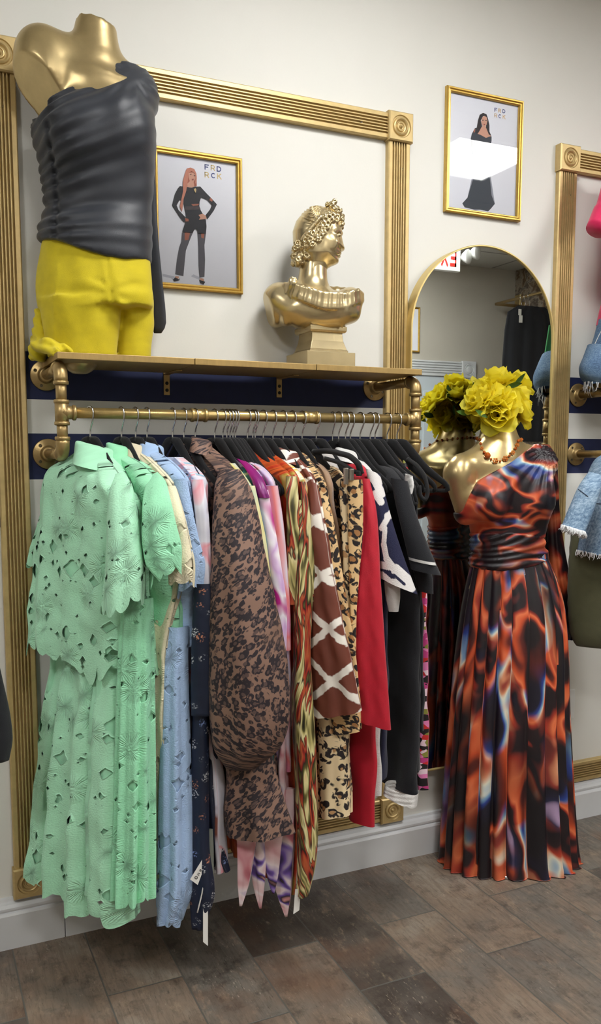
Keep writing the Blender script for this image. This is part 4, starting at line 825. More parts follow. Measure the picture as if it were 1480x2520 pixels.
# leopard trousers folded in a clip hanger
t, x = gar('leopard_trousers', 'rolled leopard trousers held in a clip hanger before the red dress', 'trousers', 819)
sleeve('leg', MT['leo'], [(852, 892, 1180, -.50, .5), (854, 894, 1200, -.50, .55), (856, 894, 1300, -.50, .5), (858, 886, 1400, -.50, .45), (862, 878, 1500, -.50, .4), (864, 876, 1690, -.50, .4)], t, fold=(3, .06), seed=54, wrinkle=.015)
t2 = thing('clip_hanger', 'black hanger turned to the front with steel clips, before the red dress', 'hanger', at(830, 1120, -.40))
b = B(); b.add(*tubeg(smoothrows([at(772, 1112, -.30), at(800, 1110, -.34), at(838, 1116, -.42), at(868, 1128, -.48), at(884, 1146, -.505), at(889, 1166, -.505)], 30), .0085, 10, flat=((0, 0, 1), .9)))
b.add(*tubeg(smoothrows([at(800, 1128, -.36), at(838, 1140, -.44), at(872, 1160, -.5), at(888, 1166, -.505)], 20), .006, 8)); b.build('hanger_body', MT['velvet'], t2)
V, F = boxg(at(884, 1165, -.507), (.016, .012, .014), .4); bevel(mesh('end_cap', V, F, MT['velvet'], t2, smooth=False), .003, 2)
V, F = boxg(at(852, 1172, -.506), (.014, .006, .042), .3); bevel(mesh('clip', V, F, MT['clip'], t2, smooth=False), .0015, 2); V, F = boxg(at(866, 1168, -.508), (.013, .006, .03), .3); bevel(mesh('clip', V, F, MT['clip'], t2, smooth=False), .0015, 2)
b = B(); R = smoothrows([(0, a, b_) for a, b_ in [(.0155, -.010), (.0165, 0), (.012, .0118), (0, .0168), (-.012, .0118), (-.0166, 0), (-.0150, -.013), (-.009, -.026), (-.003, -.037), (0, -.046), (0, -.064)]], 40); b.add(*tubeg(R+np.array([hx(819), -.25, 1.497]), .0017, 8)); b.build('hook', MT['chrome'], t2)
# --- red
hang(834, 'black hanger with the red dress', 18)
t, x = gar('red_dress', 'plain crimson red long dress with wide sleeve', 'dress', 834)
front('bodice', MT['red'], [(858, 1140, -.32, .02), (885, 1142, -.38, .02), (908, 1180, -.45, .022), (916, 1260, -.455, .024), (918, 1400, -.455, .024), (918, 1600, -.45, .024), (920, 1850, -.45, .024), (919, 2036, -.45, .024)], x, t, seed=56, n=90, fold=(2, .01))
panel('sleeve', MT['red'], [(880, 1170, -.42, 908, 1178, -.47, .014), (874, 1300, -.45, 926, 1260, -.50, .02), (868, 1480, -.47, 938, 1440, -.52, .02), (870, 1640, -.47, 950, 1620, -.53, .02), (874, 1768, -.47, 963, 1795, -.53, .02)], t, seed=57, n=70, fold=(1.5, .004))
# --- pale tops
hang(851, 'black hanger with the pale grey satin collar', 16); hang(863, 'black hanger with the white knit top', 18)
t = simple('satin_blouse', 'pale grey satin blouse, collar showing left of the red dress', 'blouse', 851, 'grey', [(800, 1118, -.27, .02), (836, 1130, -.30, .02), (862, 1160, -.36, .02), (884, 1220, -.42, .015), (900, 1400, -.43, .015), (905, 1700, -.43, .015)], 58)
shirtcollar('collar', MT['grey'], t, 772, 842, 1112, 1160, -.28, 8)
t = simple('jumper', 'white knit jumper, folded collar above the red shoulder', 'jumper', 863, 'whitek', [(860, 1110, -.29, .02), (885, 1130, -.33, .02), (915, 1160, -.40, .02), (926, 1240, -.44, .018), (930, 1500, -.44, .018), (934, 1800, -.44, .018), (932, 1960, -.44, .018)], 59)
shirtcollar('collar', MT['whitek'], t, 826, 884, 1106, 1138, -.29, 9)
# --- navy knit with white motif
hang(887, 'black hanger with the navy and white swirl knit', 18); hang(912, 'black hanger with the black knit cardigan, first of two', 18); hang(924, 'black hanger with the second black knit cardigan', 18); hang(954, 'black hanger with the white collared black dress', 18)
KN = [(940, 1300, 962, 1262, 7), (955, 1270, 985, 1258, 9), (948, 1300, 945, 1340, 6), (945, 1340, 952, 1375, 7), (952, 1375, 975, 1405, 8), (975, 1405, 1000, 1440, 12), (938, 1390, 975, 1398, 9), (975, 1398, 1005, 1425, 10), (938, 1420, 960, 1440, 14), (960, 1440, 1010, 1442, 16), (940, 1460, 1000, 1455, 16), (905, 1160, 930, 1185, 13), (922, 1180, 940, 1215, 10), (925, 1215, 938, 1235, 9)]
def knitcol(V):
    d = V-CAM; k = d@FW; u = 740+FPX*(d@RT)/k; v = CY-FPX*(d@UP)/k; inw = np.zeros(len(V), bool)
    for x0, y0, x1, y1, w in KN:
        L = (x1-x0)**2+(y1-y0)**2; s = np.clip(((u-x0)*(x1-x0)+(v-y0)*(y1-y0))/L, 0, 1); inw |= np.hypot(u-x0-s*(x1-x0), v-y0-s*(y1-y0)) < w
    for x0, y0, x1, y1, w in [(948, 1408, 970, 1415, 2.2), (970, 1415, 996, 1438, 3.5)]:
        L = (x1-x0)**2+(y1-y0)**2; s = np.clip(((u-x0)*(x1-x0)+(v-y0)*(y1-y0))/L, 0, 1); inw &= ~(np.hypot(u-x0-s*(x1-x0), v-y0-s*(y1-y0)) < w)
    c = np.where(inw[:, None], np.array(lin((224, 220, 218))), np.array(lin((26, 28, 60)))); return c
m = Mt('navy_white_swirl_knit', None, .9); at_ = m.n('Attribute', attribute_name='print'); m.color(at_.outputs['Color']); m.bump(m.noise(m.uv(), 450, 2), .5, .003); MT['swirl'] = m.m
t, x = gar('knit_dress', 'navy knit dress with white swirl on the wide sleeve', 'dress', 887)
front('bodice', MT['navy'], [(880, 1140, -.29, .018), (905, 1155, -.36, .02), (934, 1190, -.44, .02), (946, 1280, -.45, .02), (950, 1500, -.45, .02), (948, 1800, -.44, .02), (944, 1920, -.44, .02)], x, t, seed=60, n=90)
sleeve('sleeve', MT['swirl'], [(900, 936, 1160, -.46, .7), (912, 952, 1220, -.48, .7), (926, 975, 1300, -.50, .7), (934, 1004, 1380, -.51, .7), (936, 1029, 1442, -.515, .7)], t, m=150, n=260, fold=(2, .03), tilt=-.42, col=knitcol, seed=61)
sleeve('sleeve_lining', MT['whitek'], [(946, 986, 1430, -.49, .5), (950, 986, 1470, -.49, .5), (958, 982, 1505, -.49, .4)], t, fold=(3, .14), seed=62)
# --- black cardigans
t, x = gar('knit_cardigan', 'black knit cardigan with white line at the wide cuff and white hem', 'cardigan', 912)
front('bodice', MT['black'], [(936, 1138, -.30, .02), (962, 1152, -.37, .024), (992, 1190, -.45, .026), (1006, 1280, -.455, .026), (1026, 1440, -.455, .03), (1034, 1600, -.455, .03), (1034, 1800, -.455, .03), (1028, 1955, -.455, .03)], x, t, seed=64, n=90, fold=(2, .006))
sleeve('sleeve', MT['black'], [(962, 1004, 1180, -.46, .7), (975, 1022, 1250, -.48, .7), (994, 1052, 1330, -.50, .7), (1012, 1086, 1408, -.51, .7)], t, m=50, fold=(2, .03), tilt=-.2, seed=65)
sleeve('sleeve_stripe', MT['whitek'], [(1006, 1071.5, 1377, -.512, .76), (1007, 1074, 1384, -.512, .76)], t, m=4, fold=(2, .02), tilt=-.2, seed=65)
panel('hem_band', MT['whitek'], [(950, 1925, -.40, 1030, 1952, -.47, .034), (946, 1948, -.40, 1026, 1984, -.47, .036)], t, m=10, fold=(2, .004), seed=64)
t, x = gar('knit_cardigan', 'second black knit cardigan, behind, lower cuff showing', 'cardigan', 924)
front('bodice', MT['black'], [(950, 1138, -.30, .014), (980, 1155, -.37, .016), (1010, 1200, -.45, .018), (1022, 1300, -.455, .018), (1034, 1450, -.455, .018), (1036, 1700, -.45, .018), (1034, 1900, -.45, .018)], x, t, seed=66, n=80)
sleeve('sleeve', MT['black'], [(1010, 1052, 1370, -.47, .6), (1020, 1066, 1420, -.47, .6), (1032, 1068, 1458, -.47, .6)], t, fold=(3, .06), seed=67, tilt=-.2)
t, x = gar('collared_dress', 'black dress with a ruffled white collar near the right pipe', 'dress', 954)
front('bodice', MT['black'], [(966, 1140, -.30, .014), (990, 1156, -.36, .016), (1016, 1195, -.44, .016), (1028, 1300, -.45, .016), (1036, 1450, -.45, .016), (1038, 1800, -.45, .016)], x, t, seed=68, n=80)
sleeve('collar', MT['whitek'], [(940, 968, 1132, -.29, .9), (936, 976, 1142, -.29, 1.0), (938, 984, 1152, -.30, 1.0), (944, 988, 1160, -.31, 1.0)], t, m=16, n=90, fold=(14, .05), seed=69, tilt=-.3)
panel('shoulder_tab', MT['whitek'], [(1000, 1166, -.44, 1014, 1172, -.47, .006), (998, 1190, -.44, 1018, 1196, -.48, .006), (1000, 1212, -.44, 1012, 1216, -.48, .006)], t, m=14, fold=(1, .002))
# --- pink floral strappy dress on the last hanger
hang(978, 'black hanger with the pink floral strappy dress, rightmost on the rod', 22)
t, x = gar('strappy_dress', 'pink and black floral strappy dress, rightmost on the rod', 'dress', 978)
front('bodice', MT['pinkfl'], [(1030, 1300, -.40, .012), (1040, 1380, -.41, .014), (1046, 1500, -.42, .016), (1050, 1700, -.42, .018), (1053, 1860, -.42, .018), (1053, 1945, -.42, .018)], x, t, seed=70, n=80, fold=(5, .012))
sleeve('strap', MT['pinkfl'], [(960, 975, 1128, -.26, .6), (964, 980, 1145, -.27, .6), (968, 984, 1200, -.28, .6)], t, m=12, n=20, seed=71)
sleeve('strap', MT['pinkfl'], [(990, 1008, 1125, -.31, .6), (992, 1010, 1150, -.33, .6), (996, 1012, 1250, -.38, .6)], t, m=12, n=20, seed=72)
t2 = thing('trouser_hanger', 'black looped hanger ends poking out by the gown, no garment seen', 'hanger', at(1030, 1180, -.44))
b = B(); b.add(*tubeg(smoothrows([at(1005, 1130, -.33), at(1030, 1150, -.40), at(1048, 1180, -.45), at(1053, 1215, -.46), at(1046, 1230, -.46), at(1036, 1222, -.455), at(1032, 1195, -.45)], 36), .006, 8)); b.add(*tubeg(smoothrows([at(1014, 1180, -.43), at(1020, 1215, -.45), at(1026, 1238, -.45), at(1018, 1240, -.45), at(1012, 1220, -.44)], 24), .006, 8)); b.build('hanger_body', MT['velvet'], t2)
# dark garment of the next rack, cut by the left edge of the photo
t = thing('dark_jacket', 'dark navy garment hem cut off by the left edge, before the casing', 'jacket', at(5, 1800, -.3))
sleeve('sleeve', MT['black'], [(-60, -20, 1560, -.34, .6), (-70, 6, 1680, -.34, .6), (-70, 22, 1760, -.34, .6), (-60, 28, 1820, -.34, .6), (-50, 20, 1872, -.34, .6)], t, fold=(3, .05), capb=True)
# ------------------------------------------------------------------ torso form on the shelf, with blouse and trousers
YM = -.15
def bounds(us, vs, y, pad=.03, depth=.2):
    C = [loc3(u, v, y) for u in us for v in vs]; C = np.array(C); lo = C.min(0)-pad; hi = C.max(0)+pad; lo[1] = C[:, 1].mean()-depth; hi[1] = C[:, 1].mean()+depth; return lo, hi
def halfline(s, pts, y, below=True):
    """keep what lies below the photo polyline pts (read on the plane y)"""
    L = np.array([loc3(u, v, y) for u, v in pts]); aa = np.linspace(s.lo[0], s.lo[0]+s.F.shape[0]*s.h, 400); zz = np.interp(aa, L[:, 0], L[:, 2]); kk = np.ones(9)/9; zz = np.convolve(np.pad(zz, 4, 'edge'), kk, 'valid'); sl = np.gradient(zz, aa); za = np.interp(s.A, aa, zz); d = (s.Z-za)/np.sqrt(1+np.interp(s.A, aa, sl)**2)
    s.F = np.maximum(s.F, d if below else -d).astype(np.float32)
lo, hi = bounds((45, 420), (40, 890), YM, .03, .17)
def torsoform(s):
    R = [rowpx(v, a, b_, YM, r, db) for v, a, b_, r, db in [(215, 92, 352, .55, 0), (260, 96, 366, .62, 0), (330, 104, 372, .70, -.005), (400, 112, 370, .68, -.005), (480, 124, 362, .62, 0), (540, 120, 364, .62, 0), (620, 112, 362, .58, 0), (700, 112, 362, .54, 0), (745, 118, 362, .45, 0)]]
    s.smin(s.rows(R), .02)
    for u0, u1 in ((198, 196), (332, 328)): s.cap(loc3(u0, 740, YM), loc3(u1, 875, YM), .036 if u0 > 300 else .058, .030 if u0 > 300 else .05, .02)
    s.cap(loc3(238, 60, YM, -.005), loc3(232, 150, YM, .0), .0500, .050, .012); s.cap(loc3(232, 140, YM), loc3(228, 225, YM), .052, .092, .05)
    s.ell(loc3(112, 165, YM), (.072, .070, .088), .045); s.ell(loc3(325, 238, YM), (.060, .062, .062), .045)
    s.cap(loc3(95, 120, YM), loc3(200, 190, YM), .040, .060, .05); s.cap(loc3(318, 215, YM), loc3(250, 185, YM), .040, .055, .04)
    s.ell(loc3(312, 345, YM, -.085), (.062, .055, .068), .05); s.ell(loc3(205, 350, YM, -.075), (.062, .05, .068), .05)
t = thing('torso_mannequin', 'gold headless female torso form standing on the shelf, bare left shoulder', 'mannequin', at(240, 875, YM))
s = SDF(lo, hi, .006); torsoform(s)
# slanted neck cap and the flat arm socket
halfline(s, [(190, 47), (206, 47), (285, 80), (330, 96)], YM)
s.cap(loc3(112, 170, YM), loc3(92, 236, YM, -.03), .062, .055, .03); c = loc3(100, 190, YM, -.048); nrm = np.array([-.44, -.66, -.62]); nrm /= np.linalg.norm(nrm)
s.F = np.maximum(s.F, np.where((s.Z > c[2]-.11) & (s.A < c[0]+.075), (s.A-c[0])*nrm[0]+(s.Bb-c[1])*nrm[1]+(s.Z-c[2])*nrm[2], -1)).astype(np.float32)
s.out('body', MT['mann'], t)
t = thing('draped_blouse', 'charcoal one-shoulder draped blouse on the gold torso form', 'blouse', at(240, 600, YM))
s = SDF(lo, hi, .0052)
R = [rowpx(v, a, b_, YM, r, db) for v, a, b_, r, db in [(165, 235, 330, .8, 0), (215, 120, 370, .60, 0), (262, 86, 378, .66, 0), (300, 82, 381, .72, -.005), (350, 86, 383, .76, -.008), (400, 99, 382, .74, -.008), (450, 106, 378, .70, -.005), (520, 112, 372, .68, 0), (565, 97, 374, .73, 0), (600, 97, 373, .74, 0), (640, 102, 371, .74, 0), (690, 106, 369, .73, 0)]]
s.smin(s.rows(R, grow=.001), .01)
s.ell(loc3(326, 240, YM), (.066, .068, .070), .03); s.cap(loc3(325, 222, YM), loc3(250, 190, YM), .046, .064, .03); s.ell(loc3(312, 345, YM, -.088), (.066, .058, .072), .05); s.ell(loc3(205, 352, YM, -.08), (.066, .054, .072), .05)
q0 = loc3(150, 430, YM); q1 = loc3(345, 225, YM); A_, Z_ = s.A-q0[0], s.Z-q0[2]
r_ = np.hypot(s.A-q1[0], s.Z-q1[2]); ang = np.arctan2(s.Z-q1[2], s.A-q1[0])
side = np.exp(-np.abs(A_)/.07)
ze = Z_-A_*(.28+1.5*Z_)
f = (.0052*np.exp(-np.abs(A_)/.055)+.0006)*np.sin(2*PI*ze/.030+1.2*np.sin(ze*41))
f = f+.0024*np.exp(-((A_-.07)/.10)**2)*np.sin(2*PI*ze/.088+1.4*np.sin(ze*23)+A_*6)*np.clip((.12-Z_)/.05, .25, 1)
f = f+.0026*np.clip((r_-.02)/.03, 0, 1)*np.exp(-r_/.10)*np.sin(ang*13)-.006*np.exp(-((A_+.002)/.006)**2)*(Z_ < .10)
s.F = (s.F-f).astype(np.float32)
halfline(s, [(40, 292), (82, 292), (122, 296), (140, 268), (160, 246), (200, 222), (235, 208), (255, 196), (272, 176), (282, 168), (300, 172), (420, 190)], YM)
halfline(s, [(60, 578), (105, 588), (150, 600), (220, 632), (285, 655), (330, 662), (362, 660), (420, 652)], YM, False)
s.out('bodice', MT['charcoal'], t)
sleeve('sleeve', MT['charcoal'], [(338, 374, 235, -.12, .8), (346, 381, 330, -.10, .7), (352, 384, 460, -.08, .6), (358, 392, 600, -.07, .5), (364, 402, 700, -.06, .45), (370, 409, 770, -.055, .4), (374, 410, 800, -.055, .4), (380, 398, 820, -.055, .35)], t, fold=(3, .07), seed=80, capb=True)
t = thing('yellow_trousers', 'mustard yellow trousers on the torso form, legs folded over the shelf end', 'trousers', at(240, 870, YM))
s = SDF(lo, hi, .006)
R = [rowpx(v, a, b_, YM, r) for v, a, b_, r in [(570, 114, 356, .58), (600, 106, 362, .62), (650, 97, 367, .65), (720, 94, 371, .66), (760, 100, 374, .64)]]
s.smin(s.rows(R, grow=.002), .01)
R = [rowpx(v, a, b_, YM, r, d) for v, a, b_, r, d in [(740, 100, 300, .85, 0), (800, 108, 294, .8, 0), (850, 116, 288, .75, 0), (882, 120, 284, .75, 0)]]; s.smin(s.rows(R), .012)
R = [rowpx(v, a, b_, YM, r, d) for v, a, b_, r, d in [(730, 290, 375, 1.15, .0), (790, 287, 379, 1.1, .006), (850, 285, 371, 1.1, .01), (884, 284, 368, 1.1, .012)]]; s.smin(s.rows(R), .006)
q = loc3(298, 740, YM); A_, Z_ = s.A-q[0], s.Z-q[2]; r_ = np.hypot(A_, Z_); an = np.arctan2(Z_, A_)
f = .0022*np.exp(-((r_-.05)/.05)**2)*np.sin(an*7+1.2)*(Z_ < .03)+.0012*np.sin(2*PI*(A_+.25*Z_)/.075)+.0018*np.exp(-((s.A-loc3(150, 700, YM)[0]-.12*Z_)/.003)**2)-.0035*np.exp(-((A_+.10*Z_+.001)/.004)**2)*(Z_ > -.02)
s.F = (s.F-f).astype(np.float32)
halfline(s, [(60, 560), (110, 566), (150, 580), (220, 612), (285, 636), (330, 640), (420, 632)], YM)
zs = 1.6435; s.F = np.maximum(s.F, zs-s.Z).astype(np.float32)
s.out('seat', MT['yellow'], t)
lo2, hi2 = bounds((70, 190), (740, 900), -.10, .03, .16); s = SDF(lo2, hi2, .005)
for (u0, v0, y0), (u1, v1, y1), r0, r1 in [((108, 790, -.06), (92, 868, -.10), .020, .024), ((100, 770, -.09), (98, 850, -.12), .016, .022), ((92, 850, -.14), (140, 868, -.22), .016, .010), ((98, 872, -.08), (92, 835, -.05), .020, .014), ((120, 850, -.17), (170, 864, -.20), .020, .012)]:
    s.cap(loc3(u0, v0, y0), loc3(u1, v1, y1), r0, r1, .012)
s.F = (s.F-.003*np.sin(2*PI*(s.Z*1.2+s.A*.9)/.035+2*np.sin(s.A*60))).astype(np.float32)
s.F = np.where(s.A > loc3(100, 870, -.25)[0]+.03, np.maximum(s.F, zs-s.Z), s.F)
s.out('folded_leg', MT['yellow'], t)
# ------------------------------------------------------------------ gold classical bust
YB = -.125; lo, hi = bounds((640, 900), (490, 830), YB, .03, .17)
s = SDF(lo, hi, .0034)
px = pxm(780, 650, YB)
BB0 = float(loc3(785, 700, YB)[1])
def P(u, v, db=0.0):
    d = ray(u, v); W = CAM+d*((BB0-CAM@FH)/(d@FH)); return np.array([W@RT, BB0+db, W[2]])
E_ = lambda u, v, db, ra, rb, rz, k=.008, rot=0.0, **kw: s.ell(P(u, v, db), (ra*px, rb*px, rz*px), k, rot, **kw)
# neck and chest
s.cap(P(772, 655), P(768, 725, .0), 33*px, 40*px, .02); E_(765, 745, .0, 70, 62, 42, .03); E_(742, 768, -.035, 58, 42, 36, .035); E_(825, 768, -.04, 50, 42, 36, .035)
E_(690, 740, .0, 44, 52, 44, .03, .35); E_(862, 742, .0, 32, 46, 34, .03); E_(785, 790, -.01, 66, 52, 24, .03); E_(680, 778, .01, 30, 40, 26, .02); E_(705, 790, -.03, 12, 22, 16, .01)
E_(862, 775, .0, 24, 40, 20, .02)
s.F = np.maximum(s.F, -((s.A-P(655, 750)[0])*.93+(s.Z-P(655, 750)[2])*.30+(s.Bb-P(655, 750)[1])*.25)).astype(np.float32)    # cut of the arm

t = thing('classical_bust', 'gold classical bust with curly hair and top knot, facing right on the shelf', 'bust', at(785, 900, YB))
chest = s
lo, hi = bounds((712, 856), (488, 706), YB, .012, .075); s = SDF(lo, hi, .0017)
POLY = np.array([P(u, v)[[0, 2]] for u, v in [(839, 552), (842, 565), (843.5, 575), (842, 583), (843.5, 590), (846, 602), (849, 611), (848, 615), (843, 618), (839.5, 619), (841, 623), (840.5, 626), (837.5, 628), (839, 631), (838, 634), (833.5, 636), (834.5, 641), (833, 647), (827, 651), (817, 655), (808, 660), (803, 668), (801, 690), (804, 712), (725, 712), (732, 690), (738, 668), (744, 650), (730, 620), (724, 598), (723, 571), (731, 547), (747, 527), (764, 515), (781, 511), (800, 514), (822, 524), (835, 540)]])
def polyd(x, z):
    d = np.full(x.shape, 9.0, np.float32); ins = np.zeros(x.shape, bool); n = len(POLY)
    for i in range(n):
        p, q = POLY[i], POLY[(i+1) % n]; e = q-p; w0, w1 = x-p[0], z-p[1]; tt = np.clip((w0*e[0]+w1*e[1])/(e@e), 0, 1)
        d = np.minimum(d, np.hypot(w0-tt*e[0], w1-tt*e[1])); ins ^= ((p[1] > z) != (q[1] > z)) & (x < p[0]+e[0]*(z-p[1])/(e[1]+1e-12))
    return np.where(ins, -d, d)
D2 = polyd(s.A[:, 0, :], s.Z[:, 0, :])[:, None, :]; RR = 44*px; b0 = P(780, 600)[1]
WW = (47-11*np.clip((s.Z[:, :1, :]*0+P(0, 640)[2]-s.Z[:, :1, :])/(20*px)+.5, 0, 1))*px
def hb(u, v, k=1.0):
    q = P(u, v); dd = float(polyd(np.array([q[0]]), np.array([q[2]]))[0]); dd = max(0.0, min(RR, -dd)); return 46*px*math.sqrt(max(0, 1-((RR-dd)/RR)**2))*k
s.F = (np.sqrt(np.maximum(0, D2+RR)**2+((s.Bb-b0)*RR/WW)**2)-RR).astype(np.float32)
for sg in (-1, 1):
    E_(836, 583, sg*hb(834, 584)*1.02, 9, 7, 5.5, .005, carve=True); E_(833, 585, sg*hb(832, 585)*.86, 6.5, 6, 4, .002); s.cap(P(842, 575, sg*.005), P(824, 577, sg*hb(824, 577)*.98), 2.6*px, 2.0*px, .004); E_(842, 613, sg*.006, 4.2, 4, 4.2, .003)
    E_(834, 630, sg*hb(834, 630), 5, 3, 2, .002, carve=True)
    E_(818, 606, sg*hb(818, 606)*.9, 12, 6, 14, .01)
# combed hair with waves, band, ringlets round the face, nape curls and top knot
du = s.A-P(806, 520)[0]; dz = s.Z-P(806, 520)[2]; rr = np.hypot(du, dz); an = np.arctan2(dz, du)
hm = ((s.A-P(800, 520)[0])*.62-(s.Z-P(800, 520)[2])*.78); q_ = np.clip((.004-(s.A-P(772, 565)[0])*.80-(s.Z-P(772, 565)[2])*(-.60))/.012, 0, 1)
wv = np.clip((rr-.012)/.02, 0, 1)*np.clip((.085-rr)/.02, 0, 1)*(s.Z > P(0, 600)[2])
s.F = (s.F-q_*(.0030+.0021*wv*np.sin(an*24+7*np.sin(rr*95)))).astype(np.float32)
rb = random.Random(3)
def lock(u, v, db, r, turns=1.4, th=2.3, a0=0.0, dr=.5):
    N = 11; prev = None
    for i in range(N):
        k = i/(N-1); a = a0+turns*2*PI*k; rad = r*(1-dr*k); c = P(u+math.cos(a)*rad, v+math.sin(a)*rad, db-math.copysign(.0012+.0035*k, -db)*1.0)
        if prev is not None: s.cap(prev, c, th*px, th*px*.9, .0009)
        prev = c
for sg in (-1, 1):
    pts = smoothrows([(808, 526, 0), (790, 545, 0), (772, 566, 0), (757, 585, 0), (746, 600, 0)], 14); prev = None
    for a in pts:
        c = P(a[0], a[1], sg*hb(a[0], a[1])*1.03); 
        if prev is not None: s.cap(prev, c, 4.5*px, 4.5*px, .003)
        prev = c
    for k, (u, v, r) in enumerate([(838, 546, 7), (829, 541, 8), (819, 540, 8), (809, 546, 8.5), (800, 553, 9), (828, 551, 7), (816, 553, 8), (806, 562, 8), (795, 566, 9), (786, 575, 9), (803, 573, 7), (794, 580, 8), (783, 588, 9), (776, 598, 8), (790, 592, 8), (784, 603, 7), (797, 585, 6), (770, 588, 9), (764, 602, 9), (756, 614, 9), (768, 614, 8), (760, 590, 8), (752, 602, 9), (808, 538, 7), (798, 545, 7)]):
        b_ = max(.006, hb(u, v)); E_(u, v, sg*b_*.97, r*.85, 5, r*.85, .005); lock(u, v, sg*(b_+.0035), r*.95, rb.choice((1.3, 1.6)), 2.1, rb.random()*6.3)
    for k in range(26):
        u = 722+rb.random()*36; v = 604+rb.random()*50; b_ = rb.random()*.036; E_(u, v, sg*b_, 7, 7, 8, .004); lock(u, v, sg*(b_+.008), rb.uniform(6, 9), 1.5, 2.1, rb.random()*6.3)
    for k in range(14):
        u = 805+rb.random()*32; v = 500+rb.random()*36; b_ = rb.random()*.020; E_(u, v, sg*b_, 7, 7, 7, .004); lock(u, v, sg*(b_+.007), rb.uniform(5, 8), 1.4, 2.0, rb.random()*6.3)
    for k in range(7): E_(841+rb.uniform(-3, 4), 532+k*4, sg*rb.random()*.022, 5.5, 5.5, 5.5, .002)
E_(738, 634, 0, 20, 30, 22, .006)
headF = s.F; hs = s; s = chest
# cloak over the shoulders
for k, (y0, w_) in enumerate([(0, 5.5), (9, 5), (18, 5), (27, 5.5), (36, 5.5)]):
    pts = smoothrows([(690-y0*.2, 706+y0*.35, -.02), (712, 710+y0*.7, -.064), (750, 722+y0*.85, -.088), (800, 738+y0*.9, -.094), (850, 736+y0*.8, -.076), (884, 722+y0*.65, -.034), (892, 722+y0*.5, .01)], 16)
    for a, b_ in zip(pts[:-1], pts[1:]): s.cap(P(*a), P(*b_), w_*px, w_*px, .004)
for k in range(4):
    pts = smoothrows([(690, 706+k*7, .02), (715, 694+k*6, .045), (770, 700+k*6, .062), (840, 704+k*6, .05), (884, 718+k*6, .02)], 12)
    for a, b_ in zip(pts[:-1], pts[1:]): s.cap(P(*a), P(*b_), 6*px, 6*px, .006)
E_(722, 702, -.066, 11, 9, 9, .004)
for q in range(7): E_(722+8*math.cos(q*.9), 702+7*math.sin(q*.9), -.072, 3.4, 3.4, 3.4, .0015)
s.cap(P(806, 770, -.072), P(842, 812, -.045), 3*px, 2*px, .006)
s.F = np.maximum(s.F, -(s.Z-P(785, 815)[2])).astype(np.float32)
b = B()
for q in (s, hs):
    Fq = q.F.copy(); Fq[0] = Fq[-1] = 1; Fq[:, 0] = Fq[:, -1] = 1; Fq[:, :, 0] = Fq[:, :, -1] = 1
    V, Fc = nets(Fq, q.lo, q.h); W = np.outer(V[:, 0], RT)+np.outer(V[:, 1], FH); W[:, 2] += V[:, 2]; b.add(W, Fc)
b.build('figure', MT['bust'], t)
cx, cyb = (at(757, 905, -.2)[0]+at(875, 903, -.2)[0])/2, -.125; w = (at(875, 903, -.2)[0]-at(757, 905, -.2)[0])/2
b = B(); z0 = 1.6427; lv = [(w, 0), (w, .046), (w*.80, .047), (w*.80, .052), (w*.76, .056), (w*.66, .080), (w*.63, .100), (w*.63, .104), (w*.72, .1045), (w*.76, .110), (w*.76, .121), (w*.70, .125)]
V = []
for r, h_ in lv: V += [(cx+sx_*r, cyb+sy_*r*.96, z0+h_) for sx_, sy_ in ((-1, -1), (1, -1), (1, 1), (-1, 1))]
F = [(i*4+j, i*4+(j+1) % 4, i*4+4+(j+1) % 4, i*4+4+j) for i in range(len(lv)-1) for j in range(4)]+[(3, 2, 1, 0), tuple(len(V)-4+j for j in range(4))]
bevel(mesh('plinth', V, F, MT['bust'], t, smooth=False), .0012, 2)
# ------------------------------------------------------------------ gown mannequin with a bouquet for a head
YG = -.20; YN = -.165
lo, hi = bounds((1080, 1400), (1020, 1440), YG, .04, .18)
def gform(s):
    R = [rowpx(v, a, b_, YG, r, db) for v, a, b_, r, db in [(1150, 1122, 1352, .42, .01), (1190, 1136, 1352, .50, .0), (1240, 1152, 1350, .55, 0), (1300, 1166, 1336, .56, .0), (1360, 1172, 1328, .58, 0), (1400, 1164, 1338, .60, 0), (1450, 1150, 1360, .62, 0)]]
    s.smin(s.rows(R), .02)
    s.cap(loc3(1227, 1030, YN), loc3(1227, 1090, YN, .0), .0500, .0500, .01); s.cap(loc3(1227, 1085, YN), loc3(1228, 1160, YG, .015), .050, .090, .045)
    s.cap(loc3(1140, 1146, YG, .015), loc3(1215, 1120, YG, .03), .036, .05, .045); s.cap(loc3(1330, 1128, YG, .015), loc3(1245, 1118, YG, .03), .038, .05, .045)
    s.ell(loc3(1132, 1165, YG, .01), (.040, .046, .050), .03); s.ell(loc3(1336, 1146, YG, .01), (.038, .046, .046), .03)
    s.cap(loc3(1126, 1168, YG, .01), loc3(1150, 1262, YG, .01), .042, .034, .02)
    s.ell(loc3(1196, 1232, YG, -.06), (.052, .05, .056), .045); s.ell(loc3(1296, 1232, YG, -.06), (.052, .05, .056), .045)
t = thing('dress_form', 'gold headless mannequin before the mirror wearing the marble print gown', 'mannequin', (at(1250, 1500, YG)[0], YG, .0))
s = SDF(lo, hi, .0055); gform(s)
s.F = np.maximum(s.F, s.Z-loc3(1227, 1034, YN)[2]).astype(np.float32)
body = s.out('body', MT['mann'], t)
bx_ = at(1250, 1900, YG)[0]
b = B(); b.add(*latheg([(.012, .012), (.012, .95)], 'z', (bx_, YG, 0), 20)); b.build('pole', MT['chrome'], t); b = B(); b.add(*latheg([(.12, 0), (.12, .006), (.115, .010), (.02, .013), (.015, .02)], 'z', (bx_, YG, 0), 40)); b.build('base', MT['chrome'], t)
